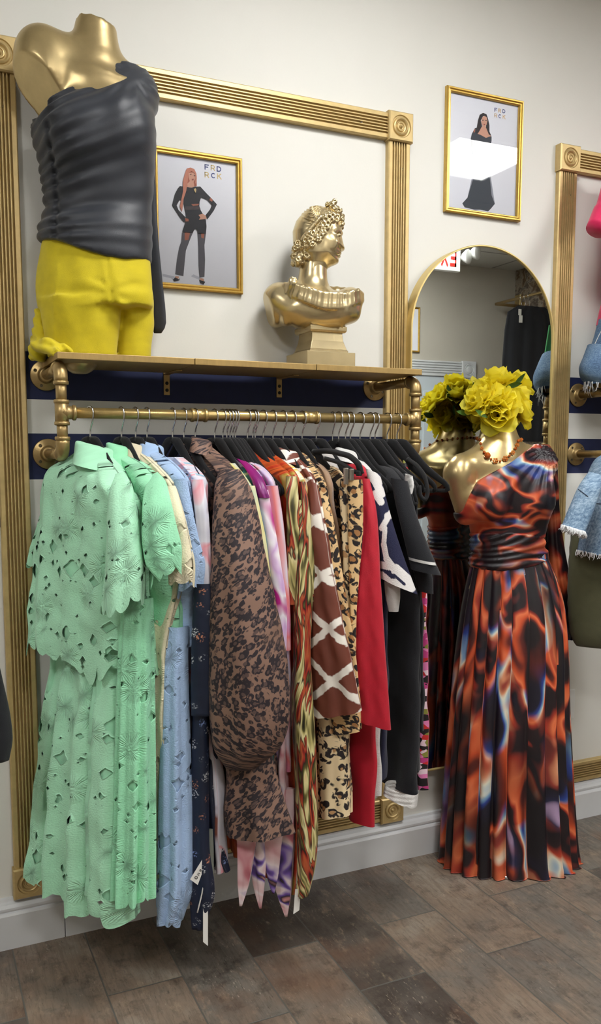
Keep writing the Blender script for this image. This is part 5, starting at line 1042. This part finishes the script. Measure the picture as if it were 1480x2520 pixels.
# gown
t = thing('marble_gown', 'floor length one-shoulder gown, orange and black marble print, by the mirror', 'dress', (at(1250, 1500, YG)[0], YG, .0))
s = SDF(lo, hi, .0048); gform(s); s.F = (s.F-.007).astype(np.float32)
q1 = loc3(1338, 1100, YG); A_, Z_ = s.A-q1[0], s.Z-q1[2]; r_ = np.hypot(A_, Z_); an = np.arctan2(Z_, A_)
s.F = (s.F-(.0030*np.sin(an*26+3*np.sin(r_*14))*np.clip(1.1-r_/.30, .15, 1))).astype(np.float32)
halfline(s, [(1040, 1262), (1135, 1262), (1146, 1226), (1158, 1200), (1172, 1182), (1196, 1166), (1227, 1147), (1265, 1124), (1300, 1104), (1322, 1091), (1350, 1080), (1420, 1070)], YG)
halfline(s, [(1040, 1316), (1158, 1318), (1250, 1312), (1345, 1322), (1420, 1322)], YG, False)
s.out('bodice', MT['bodice'], t)
s = SDF(lo, hi, .0048); R = [rowpx(v, a, b_, YG, r) for v, a, b_, r in [(1290, 1160, 1340, .60), (1330, 1160, 1338, .60), (1370, 1158, 1348, .62), (1410, 1154, 1358, .64), (1440, 1150, 1364, .64)]]
s.smin(s.rows(R, grow=.003), .01); q = loc3(1158, 1360, YG); A_, Z_ = s.A-q[0], s.Z-q[2]
s.F = (s.F-(.0028*np.sin(2*PI*(Z_-.10*A_-(Z_*A_)*2.2)/.0155+1.3*np.sin(A_*24)+.8*np.sin(Z_*60))-.004*np.exp(-(A_/.006)**2))).astype(np.float32)
halfline(s, [(1040, 1308), (1158, 1314), (1250, 1305), (1345, 1318), (1420, 1318)], YG)
halfline(s, [(1040, 1406), (1156, 1402), (1225, 1400), (1290, 1386), (1352, 1360), (1420, 1352)], YG, False)
s.out('waistband', MT['bodice'], t)
def skirt():
    rows = [(1164, 1346, 1372, YG, .60), (1156, 1362, 1410, YG, .62), (1142, 1382, 1480, YG, .66), (1126, 1392, 1600, YG, .68), (1114, 1394, 1740, YG, .66), (1102, 1400, 1900, YG, .62), (1093, 1408, 2050, YG, .58), (1086, 1418, 2150, YG, .58)]
    R = smoothrows(rows, 120); n = 300; th = np.linspace(0, 2*PI, n, endpoint=False); V = np.zeros((120, n, 3)); UV = np.zeros((120, n, 2))
    for i, r in enumerate(R):
        uc = (r[0]+r[1])/2; c = at(uc, r[2], r[3]); a = (r[1]-r[0])/2*pxm(uc, r[2], r[3]); b_ = min(a*r[4], .135)
        q = i/119; ph = th*23+1.4*np.sin(th*3)+.5*np.sin(q*3)
        pl = np.abs(np.sin(ph/2+.3*np.sin(th*7)))**1.0; f = 1+(.03+.075*q)*(pl-.55)*1.6+.02*q*np.sin(th*5+1)
        ca, sa = np.cos(th), np.sin(th)
        V[i] = c+np.outer(np.sign(ca)*np.abs(ca)**.9*a*f, RT)+np.outer(np.sign(sa)*np.abs(sa)**.9*b_*f, FH)
        UV[i, :, 0] = th*.2+.055*np.floor(ph/(2*PI)); UV[i, :, 1] = r[2]*-.0012+.35*pl*.05
        if i == 0: V[i, :, 2] += .02
    zmin = .003+.030*np.abs(np.sin(th*9+.7*np.sin(th*4)))**1.5+.012*np.sin(th*3)
    w_ = np.clip((np.arange(120)-100)/19, 0, 1)[:, None]**1.5
    zt = V[:, :, 2]; zt[:] = zt*(1-w_)+np.minimum(zt, zmin[None, :])*w_
    V[:, :, 2] = np.maximum(zt, .003); V[:, :, 1] = np.minimum(V[:, :, 1], -.062)
    return mesh('skirt', V.reshape(-1, 3), gridfaces(120, n), MT['dress'], t, uv=UV.reshape(-1, 2))
skirt()
sleeve('sleeve', MT['dress'], [(1312, 1352, 1094, YG+.03, .9), (1330, 1368, 1120, YG+.02, .9), (1344, 1374, 1180, YG+.02, .9), (1346, 1378, 1260, YG+.03, .9), (1346, 1388, 1340, YG+.03, .9), (1352, 1402, 1420, YG+.03, .9), (1366, 1416, 1490, YG+.03, .9), (1382, 1429, 1540, YG+.03, .9), (1390, 1428, 1560, YG+.03, .8), (1394, 1416, 1574, YG+.03, .8)], t, m=80, n=90, fold=(7, .10), seed=14, cap=True, capb=True, wrinkle=.01)
# ------------------------------------------------------------------ necklace resting on the chest
body_bvh = BVHTree.FromPolygons([tuple(body.matrix_world @ v.co+Vector(wloc(body))) for v in body.data.vertices], [tuple(p.vertices) for p in body.data.polygons])
def onbody(u, v, off=.004):
    d = Vector(ray(u, v)).normalized(); h = body_bvh.ray_cast(Vector(CAM), d)
    return np.array(h[0])-np.array(d)*off if h[0] is not None else at(u, v, YN-.05)
t = thing('bead_necklace', 'amber crystal bead necklace around the gold mannequin neck', 'necklace', at(1226, 1130, YG-.06))
fr = [(1181, 1082, 4), (1183, 1092, 4), (1186, 1103, 5), (1192, 1113, 4), (1199, 1121, 8.5), (1209, 1130, 3), (1219, 1134, 8), (1231, 1135, 3), (1243, 1129, 8), (1254, 1122, 3.5), (1262, 1114, 6.5), (1269, 1104, 4), (1273, 1095, 6), (1276, 1085, 4.5)]
PTS = [onbody(u, v) for u, v, r in fr]
zc = loc3(1227, 1075, YN); nb = 16
cxy = np.outer([zc[0]], RT)[0]+np.outer([zc[1]], FH)[0]
back = []
a0 = math.atan2(*(PTS[-1]-cxy)[[1, 0]]); a1 = math.atan2(*(PTS[0]-cxy)[[1, 0]])
if a1 < a0: a1 += 2*PI
for k in range(1, nb):
    a = a0+(a1-a0)*k/nb; d = Vector((math.cos(a), math.sin(a), 0)); zz = PTS[-1][2]*(1-k/nb)+PTS[0][2]*k/nb+.012*math.sin(PI*k/nb)
    o_ = Vector((cxy[0], cxy[1], zz)); h = body_bvh.ray_cast(o_+d*.3, -d); back.append(np.array(h[0])+np.array(d)*.004 if h[0] is not None else np.array(o_+d*.06))
b = B(); L = np.array(PTS+back+[PTS[0]]); b.add(*tubeg(L, .0007, 5)); b.build('chain', MT['wire'], t)
def gem(c, r, kind):
    b = B()
    if kind == 0: b.add(*latheg([(r*.3, -r*.95), (r*.8, -r*.6), (r, -r*.1), (r, r*.1), (r*.8, r*.6), (r*.3, r*.95)], 'z', c, 8))
    else:
        for q in range(6):
            a = q*PI/3; b.add(*latheg([(r*.1, -r*.34), (r*.36, -r*.1), (r*.36, r*.1), (r*.1, r*.34)], 'z', c+RT*math.cos(a)*r*.66+np.array([0, 0, math.sin(a)*r*.66]), 6))
        b.add(*latheg([(r*.1, -r*.4), (r*.38, 0), (r*.1, r*.4)], 'z', c-FH*r*.3, 6))
    return b.build('bead', MT['bead'] if kind == 0 else MT['bead2'], t, smooth=False)
for (u, v, r), p in zip(fr, PTS): gem(p-FH*r*.5*pxm(u, v, YG), r*pxm(u, v, YG-.06), 1 if r in (8, 6.5, 5, 6) else 0)
for k, p in enumerate(back): gem(p, .0045+.002*(k % 3 == 0), 1 if k % 3 == 0 else 0)
# ------------------------------------------------------------------ yellow roses in the neck opening
def rosemesh(seed, openness=1.0):
    r = random.Random(seed); V, F, UV = [], [], []
    def petal(az, elev, length, width, curl, cup, r0, h0):
        n, m = 8, 9; k0 = len(V)
        for i in range(m):
            b_ = i/(m-1); e = elev-curl*b_*b_
            for j in range(n):
                a = (j/(n-1)-.5)*2; wv = width*math.sin(PI*min(1, .16+.70*b_))**.7*(1-.12*b_**4)
                x = a*wv; cupd = cup*(1-a*a)*math.sin(PI*min(1, b_*.9+.1))
                rad = r0+length*(math.cos(elev)*b_-.25*curl*(-math.sin(elev))*b_*b_)+cupd*math.sin(elev)*.8
                z = h0+length*(math.sin(elev)*b_-.30*curl*math.cos(elev)*b_*b_*b_)-cupd*math.cos(elev)*.7
                rad -= a*a*wv*.55*math.sin(elev); z += .07*length*math.sin(a*5+seed+az*3)*b_*b_+.08*length*(a*a)*b_*(1-math.sin(elev)*.5)
                ca, sa = math.cos(az), math.sin(az); V.append((rad*ca-x*sa, rad*sa+x*ca, z)); UV.append((a, b_))
        for i in range(m-1):
            for j in range(n-1): F.append((k0+i*n+j, k0+i*n+j+1, k0+(i+1)*n+j+1, k0+(i+1)*n+j))
    az = 0
    for ring, (cnt, el, ln, wd, cu, cp, r0) in enumerate([(3, 1.42, .62, .30, .4, .12, .03), (3, 1.22*openness, .80, .50, .5, .20, .05), (4, .90*openness, .95, .66, .8, .26, .05), (5, .48*openness, 1.05, .66, .9, .22, .04)]):
        for k in range(cnt): petal(az+2*PI*k/cnt+r.uniform(-.2, .2), el+r.uniform(-.12, .12), ln*r.uniform(.9, 1.1), wd*r.uniform(.9, 1.12), cu, cp, r0, 0)
        az += .7
    me = bpy.data.meshes.new('rose'); me.from_pydata(V, [], F); me.materials.append(MT['petal']); me.polygons.foreach_set('use_smooth', [True]*len(F))
    l = me.uv_layers.new(name='UVMap'); idx = np.zeros(len(me.loops), dtype=np.int32); me.loops.foreach_get('vertex_index', idx); l.data.foreach_set('uv', np.array(UV, dtype=np.float32)[idx].ravel()); return me
RM = [rosemesh(11), rosemesh(23, .85), rosemesh(37, 1.15), rosemesh(5, 1.3)]
t = thing('rose_bouquet', 'bunch of yellow silk roses standing in the mannequin neck opening', 'flowers', at(1227, 1036, YN))
tl = wloc(t); root = at(1227, 1040, YN)
RS = [(1225, 926, .0, 44, 3), (1178, 962, -.02, 50, 1), (1282, 940, .01, 40, 0), (1274, 972, -.03, 40, 3), (1212, 975, -.06, 46, 1), (1168, 990, -.03, 38, 2), (1286, 1006, -.04, 44, 1), (1240, 990, -.08, 44, 0), (1214, 1022, -.085, 48, 2), (1248, 950, .05, 42, 1), (1196, 950, .07, 44, 0), (1262, 1000, .07, 46, 2), (1206, 1005, .085, 46, 1), (1236, 1030, .08, 40, 0), (1180, 1015, .04, 38, 3), (1256, 960, .10, 40, 3), (1222, 985, .115, 42, 2)]
for k, (u, v, db, rp, mk) in enumerate(RS):
    c = at(u, v, YN)+FH*db*.75; r_ = rp*pxm(u, v, YN)*.98; d = Vector(c-(root+np.array([0, 0, .035]))).normalized()
    d = (d+Vector((0, 0, .25))).normalized()
    o = bpy.data.objects.new('rose', RM[mk]); COL.objects.link(o); o.parent = t
    rot = Vector((0, 0, 1)).rotation_difference(d).to_matrix().to_4x4() @ Matrix.Rotation(k*1.9, 4, 'Z')
    o.matrix_local = Matrix.Translation(Vector(c-tl)-d*r_*.45) @ rot @ Matrix.Scale(r_*1.06, 4)
    bm = B(); bm.add(*tubeg(smoothrows([root+np.array([0, 0, -.04])+.3*(c-root)*np.array([1, 1, 0]), root+(c-root)*.45, c-np.array(d)*r_*.35], 8), .0022, 6)); bm.build('stem', MT['stem'], t)
for u, v, db, a, ln in ((1254, 958, -.04, .9, .06), (1236, 955, -.05, .2, .05), (1190, 1030, -.06, 2.6, .05), (1160, 1020, .02, 2.9, .05), (1200, 1032, .06, 2.0, .06), (1180, 975, .06, 1.8, .05)):
    c = at(u, v, YN)+FH*db; e1 = RT*math.cos(a)+np.array([0, 0, math.sin(a)]); e2 = -RT*math.sin(a)*.5+np.array([0, 0, math.cos(a)*.5])-FH*.4; V = []
    for i in range(7):
        s_ = i/6; w_ = .017*math.sin(PI*min(1, s_*.95+.04)); 
        for q in (-1, 0, 1): V.append(c+e1*(s_*ln)+e2*q*w_-FH*(.006*abs(q)+.01*s_*s_))
    b = B(); b.add(V, [(i*3+j, i*3+j+1, i*3+4+j, i*3+3+j) for i in range(6) for j in range(2)])
    b.build('leaf', MT['leaf'], t)
# ------------------------------------------------------------------ second rack: torso form with shorts and pink top, denim jacket, olive trousers
YS = -.17
def bvh_of(o):
    w = Vector(wloc(o)); return BVHTree.FromPolygons([tuple(v.co+w) for v in o.data.vertices], [tuple(p.vertices) for p in o.data.polygons])
def ontop(tree, u, v, off=.002):
    d = Vector(ray(u, v)).normalized(); h = tree.ray_cast(Vector(CAM), d); return np.array(h[0])-np.array(d)*off if h[0] is not None else None
def ring(o, n): w = wloc(o); return [np.array(v.co)+w for v in list(o.data.vertices)[-n:]]
def fray(name, t, rings, cnt, lo_, hi_, r):
    b = B()
    for k in range(cnt):
        R_ = rings[k % len(rings)]; i = rf.randrange(len(R_)); j = (i+1) % len(R_); a = rf.random(); p = R_[i]*(1-a)+R_[j]*a; L_ = rf.uniform(lo_, hi_)
        b.add(*tubeg(smoothrows([p+np.array([0, 0, .004]), p+np.array([rf.uniform(-.006, .006), rf.uniform(-.006, .003), -L_*.5]), p+np.array([rf.uniform(-.012, .012), rf.uniform(-.006, .003), -L_])], 5), [r, r*.9, r*.7, r*.5, r*.3], 5))
    o = b.build(name, MT['fray'], t); o['kind'] = 'stuff'; return o
rf = random.Random(8)
t = thing('denim_shorts', 'blue denim shorts with frayed white hem on the second shelf, right edge', 'shorts', at(1560, 930, YS))
sb_ = sleeve('shorts_body', MT['denim2'], [(1474, 1730, 786, YS, .55), (1468, 1735, 812, YS, .58), (1456, 1745, 850, YS, .62), (1446, 1752, 876, YS, .64)], t, fold=(4, .02), seed=3)
l1_ = sleeve('leg', MT['denim2'], [(1448, 1590, 868, YS, .9), (1438, 1590, 896, YS, .95), (1427, 1580, 926, YS, .95), (1430, 1566, 944, YS, .95), (1440, 1556, 956, YS, .9)], t, fold=(4, .03), tilt=-.28, seed=4)
l2_ = sleeve('leg', MT['denim2'], [(1600, 1750, 868, YS, .9), (1600, 1758, 896, YS, .95), (1605, 1770, 940, YS, .95)], t, fold=(4, .03), tilt=-.1, seed=5)
tr_ = bvh_of(sb_); Q_ = [ontop(tr_, u, v, .001) for u, v in ((1488, 800), (1482, 812), (1475, 825), (1468, 840), (1461, 855), (1457, 866))]; Q_ = [q for q in Q_ if q is not None]
if len(Q_) > 2: b = B(); b.add(*tubeg(Q_, .0014, 6)); b.build('pocket_piping', MT['tagw'], t)
fray('frayed_hem', t, [ring(l1_, 56), ring(l2_, 56)], 150, .012, .045, .0015)
t = thing('pink_top', 'hot pink top whose sleeve end pokes in at the right edge', 'top', at(1600, 760, YS))
sleeve('bodice', MT['magp'], [(1520, 1690, 420, YS, .5), (1490, 1720, 480, YS, .55), (1500, 1712, 600, YS, .6), (1496, 1716, 700, YS, .6), (1478, 1728, 780, YS, .56), (1474, 1730, 800, YS, .56)], t, fold=(6, .04), seed=6, cap=True)
b = B(); P_ = smoothrows([at(1552, 400, YS), at(1514, 474, YS-.01), at(1490, 523, YS-.02), at(1470, 566, YS-.03)], 24); b.add(*tubeg(P_, np.interp(np.linspace(0, 1, 24), [0, .5, .70, .72, 1], [.075, .046, .037, .041, .037]), 24)); b.build('sleeve', MT['magp'], t)
t = thing('green_scarf', 'plain green cloth hanging beside the denim, seen in the mirror', 'scarf', at(1640, 840, -.33))
G0 = mir(1352, 800, y=-.36); G1 = mir(1332, 930, y=-.36); G2 = mir(1356, 936, y=-.36)
sheet('cloth', MT['green'], np.array([G0+[.0, 0, 0], (G0+G1)/2, G1]), np.array([G0+[.05, 0, 0], G2*.5+G0*.5+[.05, 0, 0], G2+[.04, 0, 0]]), t, np.array([.008, .01, .01]), n=40, fold=(2, .006))
YJ = -.40
t = thing('denim_jacket', 'acid washed cropped denim jacket with frayed hems, right edge', 'jacket', at(1600, 1390, YJ))
jb_ = sleeve('body', MT['denim'], [(1500, 1700, 1126, YJ, .3), (1462, 1750, 1158, YJ, .36), (1444, 1775, 1205, YJ, .38), (1438, 1785, 1300, YJ, .38), (1428, 1790, 1362, YJ, .38), (1424, 1790, 1386, YJ, .38)], t, m=40, n=90, fold=(4, .02), tilt=-.16, seed=7)
js_ = sleeve('sleeve', MT['denim'], [(1450, 1485, 1166, YJ-.01, .8), (1428, 1478, 1200, YJ-.02, .8), (1406, 1462, 1250, YJ-.02, .8), (1384, 1440, 1303, YJ-.02, .8)], t, fold=(3, .05), tilt=-.30, seed=8)
b = B(); t1_, t2_ = bvh_of(jb_), bvh_of(js_)
for tr_, q in ((t1_, [(1452, 1236), (1462, 1238), (1472, 1239), (1482, 1240), (1500, 1242), (1530, 1244)]), (t2_, [(1424, 1204), (1432, 1210), (1440, 1216), (1448, 1222)]), (t1_, [(1500, 1160), (1500, 1200), (1500, 1240), (1502, 1300), (1503, 1340)])):
    Q_ = [ontop(tr_, u, v, .001) for u, v in q]; Q_ = [k for k in Q_ if k is not None]
    if len(Q_) > 1: b.add(*tubeg(Q_, .0015, 6))
if b.V: b.build('seam', Mt('dark_denim_stitching', (52, 66, 86), .9).m, t)
fray('frayed_hem', t, [ring(jb_, 90), ring(js_, 56)], 420, .008, .02, .0022)
t = thing('olive_trousers', 'olive green canvas trousers folded under the denim jacket, right edge', 'trousers', at(1600, 1570, -.33))
sleeve('leg', MT['olive'], [(1410, 1640, 1270, -.30, .35), (1400, 1650, 1360, -.31, .38), (1396, 1655, 1450, -.31, .40), (1398, 1655, 1530, -.31, .42), (1404, 1650, 1572, -.31, .40), (1416, 1640, 1592, -.31, .36)], t, fold=(4, .05), seed=9, wrinkle=.012, tilt=-.05, capb=True)
sleeve('leg', MT['olive'], [(1480, 1760, 1270, -.36, .3), (1476, 1765, 1400, -.37, .34), (1470, 1770, 1500, -.37, .36), (1460, 1770, 1566, -.37, .36), (1470, 1760, 1584, -.37, .32)], t, fold=(5, .05), seed=10, wrinkle=.012, capb=True)
# ------------------------------------------------------------------ what the mirror shows of the room opposite
YW = YF
R0 = mir(1129, 888, y=YW+.02); R1 = mir(1171, 930, y=YW+.02); s6 = .152
d = bpy.data.objects.new('door_1', None); COL.objects.link(d); d.location = (R1[0]-.7, YF, 0); d['_w'] = [R1[0]-.7, YF, 0.0]; d['kind'] = 'structure'
xr = R1[0]-s6/2; zt = R0[2]-s6/2; xl = xr-1.06
def wfl(p0, p1, w=.135):
    pr = fluted(w, .024, 5); p0 = np.array(p0, float); p1 = np.array(p1, float); dd = (p1-p0)/np.linalg.norm(p1-p0); e = np.array([dd[2], 0, -dd[0]]); V = []
    for p in (p0, p1):
        for a, h_ in pr: V.append(p+e*a+np.array([0, h_, 0]))
    n = len(pr); mesh('casing', V, [(i, i+1, n+i+1, n+i) for i in range(n-1)], MT['base'], d, smooth=False)
wfl((xr, YF, 0), (xr, YF, zt-s6/2)); wfl((xl, YF, 0), (xl, YF, zt-s6/2)); wfl((xl+s6/2, YF, zt), (xr-s6/2, YF, zt))
for x_ in (xl, xr): rosette((x_, YF, zt), d, MT['base'], s6, .03, 1)
V, F = box2(np.array([xl+.07, YF, 0]), np.array([xr-.07, YF+.012, zt-.07])); mesh('door_leaf', V, F, MT['door'], d, smooth=False)
for z0_, z1_ in ((.25, 1.0), (1.15, zt-.2)):
    for a_, b2_ in ((xl+.17, (xl+xr)/2-.05), ((xl+xr)/2+.05, xr-.17)):
        V, F = box2(np.array([a_, YF+.01, z0_]), np.array([b2_, YF+.022, z1_])); bevel(mesh('door_panel', V, F, MT['door'], d, smooth=False), .008, 2)
E0 = mir(1135, 602, y=-3.2); E1 = mir(1134, 670, y=-3.2); h6 = E0[2]-E1[2]; w6 = h6*1.55
t = thing('exit_sign', 'white exit sign with red letters and emergency lamps, seen in the mirror', 'sign', (E0[0]-w6/2, -3.2, HC))
V, F = box2(np.array([E0[0]-w6, -3.24, E1[2]]), np.array([E0[0], -3.2, E0[2]])); bevel(mesh('housing', V, F, MT['white'], t, smooth=False), .008, 3)
V, F = box2(np.array([E0[0]-w6/2-.06, -3.235, E0[2]]), np.array([E0[0]-w6/2+.06, -3.205, HC])); mesh('canopy', V, F, MT['white'], t, smooth=False)
b = B(); hh_ = h6*.62; cw = w6*.20
for k, ch in enumerate('EXIT'):
    cx_ = E0[0]-w6*.13-cw*.5-k*w6*.235; 
    for st in GL[ch]: b.add([(cx_-(a-.5)*cw, -3.1985, E1[2]+h6*.17+c_*hh_) for a, c_ in st], [tuple(range(len(st)))])
b.build('lettering', Mt('exit_red', (168, 36, 30), .5).m, t, smooth=False)
for k, (u, v) in enumerate(((1150, 632), (1172, 622))):
    c_ = mir(u, v, y=-3.2); b = B(); b.add(*latheg([(.012, -.05), (.03, -.035), (.052, .0), (.055, .012), (.045, .016), (.001, .018)], 'y', (0, 0, 0), 24)); 
    R_ = Matrix.Rotation(PI*.85, 3, 'Z'); b.V = [np.array([(R_ @ Vector(p))[:] for p in b.V[0]])+c_]; b.build('lamp_head', MT['white'], t)
PT = mir(1033, 757, y=YW); PB_ = mir(1033, 868, y=YW)
t = thing('framed_poster', 'gold framed poster on the far wall, seen at the mirror left edge', 'picture', (PT[0]-.15, YF, PB_[2]))
V = []
for i_, h_ in [(0, 0), (0, .013), (.007, .0165), (.0165, .006)]: V += [(PT[0]-.3+i_, YF+h_, PB_[2]+i_), (PT[0]-i_, YF+h_, PB_[2]+i_), (PT[0]-i_, YF+h_, PT[2]-i_), (PT[0]-.3+i_, YF+h_, PT[2]-i_)]
mesh('picture_frame', V, [(i*4+j, i*4+(j+1) % 4, i*4+4+(j+1) % 4, i*4+4+j) for i in range(3) for j in range(4)], MT['frame'], t, smooth=False)
mesh('poster_print', [(PT[0]-.29, YF+.005, PB_[2]+.01), (PT[0]-.01, YF+.005, PB_[2]+.01), (PT[0]-.01, YF+.005, PT[2]-.01), (PT[0]-.29, YF+.005, PT[2]-.01)], [(0, 1, 2, 3)], PM['bg'], t, smooth=False)
# jackets on a rail before the right wall
yj = -3.62; rz = mir(1290, 726, y=yj)[2]; rx0 = mir(1262, 760, y=yj)[0]; rx1 = mir(1342, 760, y=yj)[0]; rxm = (rx0+rx1)/2
t = thing('clothes_rail', 'gold clothes rail on the patterned wall, seen in the mirror', 'clothes rack', (XR, -3.6, rz))
b = B(); b.add(*tubeg([(rxm, YF+.12, rz), (rxm, -2.9, rz)], .013, 16)); b.build('hanging_rod', MT['pipe'], t)
for y_ in (YF+.12, -2.9):
    b = B(); b.add(*tubeg([(rxm, y_, rz), (XR-.004, y_, rz)], .013, 14)); b.build('bracket', MT['pipe'], t)
    b = B(); V, F = latheg([(.041, 0), (.041, .006), (.02, .01), (.017, .02)], 'x', (0, 0, 0), 24); V[:, 0] *= -1; b.add(V+np.array([XR, y_, rz]), F); b.build('flange', MT['pipe'], t)
lbls = ['black velvet jacket with white tags, front of the rail in the mirror', 'second black jacket on the mirrored rail', 'third black jacket on the mirrored rail', 'fourth black jacket on the mirrored rail', 'fifth black jacket on the mirrored rail']
jz = [mir(1280, v, y=yj)[2] for v in (752, 770, 815, 890, 985)]
JPX = [(u, v) for u, v in ((1276, 752), (1250, 770), (1243, 815), (1238, 890), (1234, 985))]
jl = [mir(u, v, y=yj)[0] for u, v in ((1276, 752), (1250, 770), (1243, 815), (1238, 890), (1234, 985))]
for k in range(3):
    y_ = yj-.05*k; t = thing('jacket', lbls[k], 'jacket', (rxm, y_, rz-.3), 'black jackets on the mirrored rail')
    jk = [mir(u+2*k, v, y=y_)[0] for u, v in JPX]
    L = np.array([(a, y_, z_) for a, z_ in zip(jk, jz)]+[(jk[-1]-.02, y_, jz[-1]-.35)]); A = np.array([(2*rxm+.05-a[0], y_, a[2]) for a in L])
    sheet('body', MT['black'], L[::1], np.minimum(A, [XR-.02, 9, 9]), t, np.array([.02, .03, .04, .045, .045, .05]), n=60, fold=(4, .012), seed=k)
    b = B(); R = smoothrows([(0, a, b_) for a, b_ in [(.0155, -.010), (.0165, 0), (.012, .0118), (0, .0168), (-.012, .0118), (-.0166, 0), (-.0150, -.013), (-.003, -.037), (0, -.046), (0, -.10)]], 30); b.add(*tubeg(np.stack([R[:, 1], R[:, 0], R[:, 2]], -1)+np.array([rxm, y_, rz]), .0018, 6)); b.build('hanger_hook', MT['chrome'], t)
    if k == 0:
        for u, v, w_, h_ in ((1280, 768, .03, .05), (1282, 785, .035, .06)):
            c_ = mir(u, v, y=yj+.05); V, F = boxg(c_, (w_, .002, h_)); mesh('price_tag', V, F, MT['tagw'], t, smooth=False, label='white card tag')
pp_ = bpy.data.objects.new('trim_3', None); COL.objects.link(pp_); pp_.location = (XR, YF, 0); pp_['_w'] = [XR, YF, 0.0]; pp_['kind'] = 'structure'
pr = fluted(); V = [(XR-h_, YF+.06+a, z_) for z_ in (.14, 2.85) for a, h_ in pr]; n = len(pr); mesh('fluted_casing', V, [(i, i+1, n+i+1, n+i) for i in range(n-1)]+[tuple(range(n, 2*n))], MT['trim'], pp_, smooth=False)
LPANEL, EXPO = 16.0, 1.2
# ------------------------------------------------------------------ lights and camera
pm = bpy.data.materials.new('led_panel'); pm.use_nodes = True; nt = pm.node_tree; nt.nodes.clear()
o_ = nt.nodes.new('ShaderNodeOutputMaterial'); e_ = nt.nodes.new('ShaderNodeEmission'); e_.inputs[0].default_value = (1, .992, .972, 1); e_.inputs[1].default_value = LPANEL; nt.links.new(e_.outputs[0], o_.inputs[0])
lx = (mir(1150, 323, z=HC)+mir(1207, 431, z=HC))/2; lh = .277
PL = [(lx[0], lx[1]), (lx[0]-1.83, lx[1]+.61), (lx[0]-4.2, lx[1]-.2), (lx[0]-2.4, -3.35), (lx[0]+.5, -3.2)]  # last panel is added out of view to brighten the far wall
LBL = ['square white ceiling light reflected in the poster above the mirror', 'square white ceiling light over the pipe rack', 'square white ceiling light left of the pipe rack', 'square white ceiling light behind, middle of the room', 'square white unseen light behind, right, added to brighten the far wall']
for (x, y), lb in zip(PL, LBL):
    t = thing('ceiling_light', lb, 'ceiling light', (x, y, HC), 'ceiling light panels')
    V, F = box2(np.array([x-lh, y-lh, HC-.006]), np.array([x+lh, y+lh, HC-.003])); mesh('diffuser', V, F, pm, t, smooth=False)
    b = B()
    for a0, a1 in (((-lh-.02, -lh-.02), (lh+.02, -lh)), ((-lh-.02, lh), (lh+.02, lh+.02)), ((-lh-.02, -lh), (-lh, lh)), ((lh, -lh), (lh+.02, lh))): b.add(*box2(np.array([x+a0[0], y+a0[1], HC-.012]), np.array([x+a1[0], y+a1[1], HC])))
    b.build('frame', MT['white'], t, smooth=False)
w = bpy.data.worlds.new('room_air'); SC.world = w; w.use_nodes = True; w.node_tree.nodes['Background'].inputs[0].default_value = (.8, .85, .9, 1); w.node_tree.nodes['Background'].inputs[1].default_value = .02
cd = bpy.data.cameras.new('camera'); co = bpy.data.objects.new('camera', cd); COL.objects.link(co); SC.camera = co
cd.sensor_fit = 'VERTICAL'; cd.sensor_height = 36; cd.sensor_width = 36; cd.lens = 36*FPX/2520; cd.shift_y = (CY-1260)/2520; cd.clip_start = .02
co.matrix_world = Matrix(((RT[0], UP[0], -FW[0], CAM[0]), (RT[1], UP[1], -FW[1], CAM[1]), (RT[2], UP[2], -FW[2], CAM[2]), (0, 0, 0, 1)))
vs = SC.view_settings; vs.view_transform = 'Standard'; vs.look = 'None'; vs.gamma = 1; vs.exposure = EXPO; vs.use_curve_mapping = False
try:
    cy = SC.cycles; cy.max_bounces = 6; cy.diffuse_bounces = 3; cy.use_adaptive_sampling = True; cy.adaptive_threshold = .06; cy.adaptive_min_samples = 16; cy.glossy_bounces = 4; cy.transparent_max_bounces = 12; cy.use_denoising = True; cy.caustics_reflective = False; cy.caustics_refractive = False; cy.sample_clamp_indirect = 6
except Exception: pass
for o in list(bpy.data.objects):
    if '_w' in o: del o['_w']
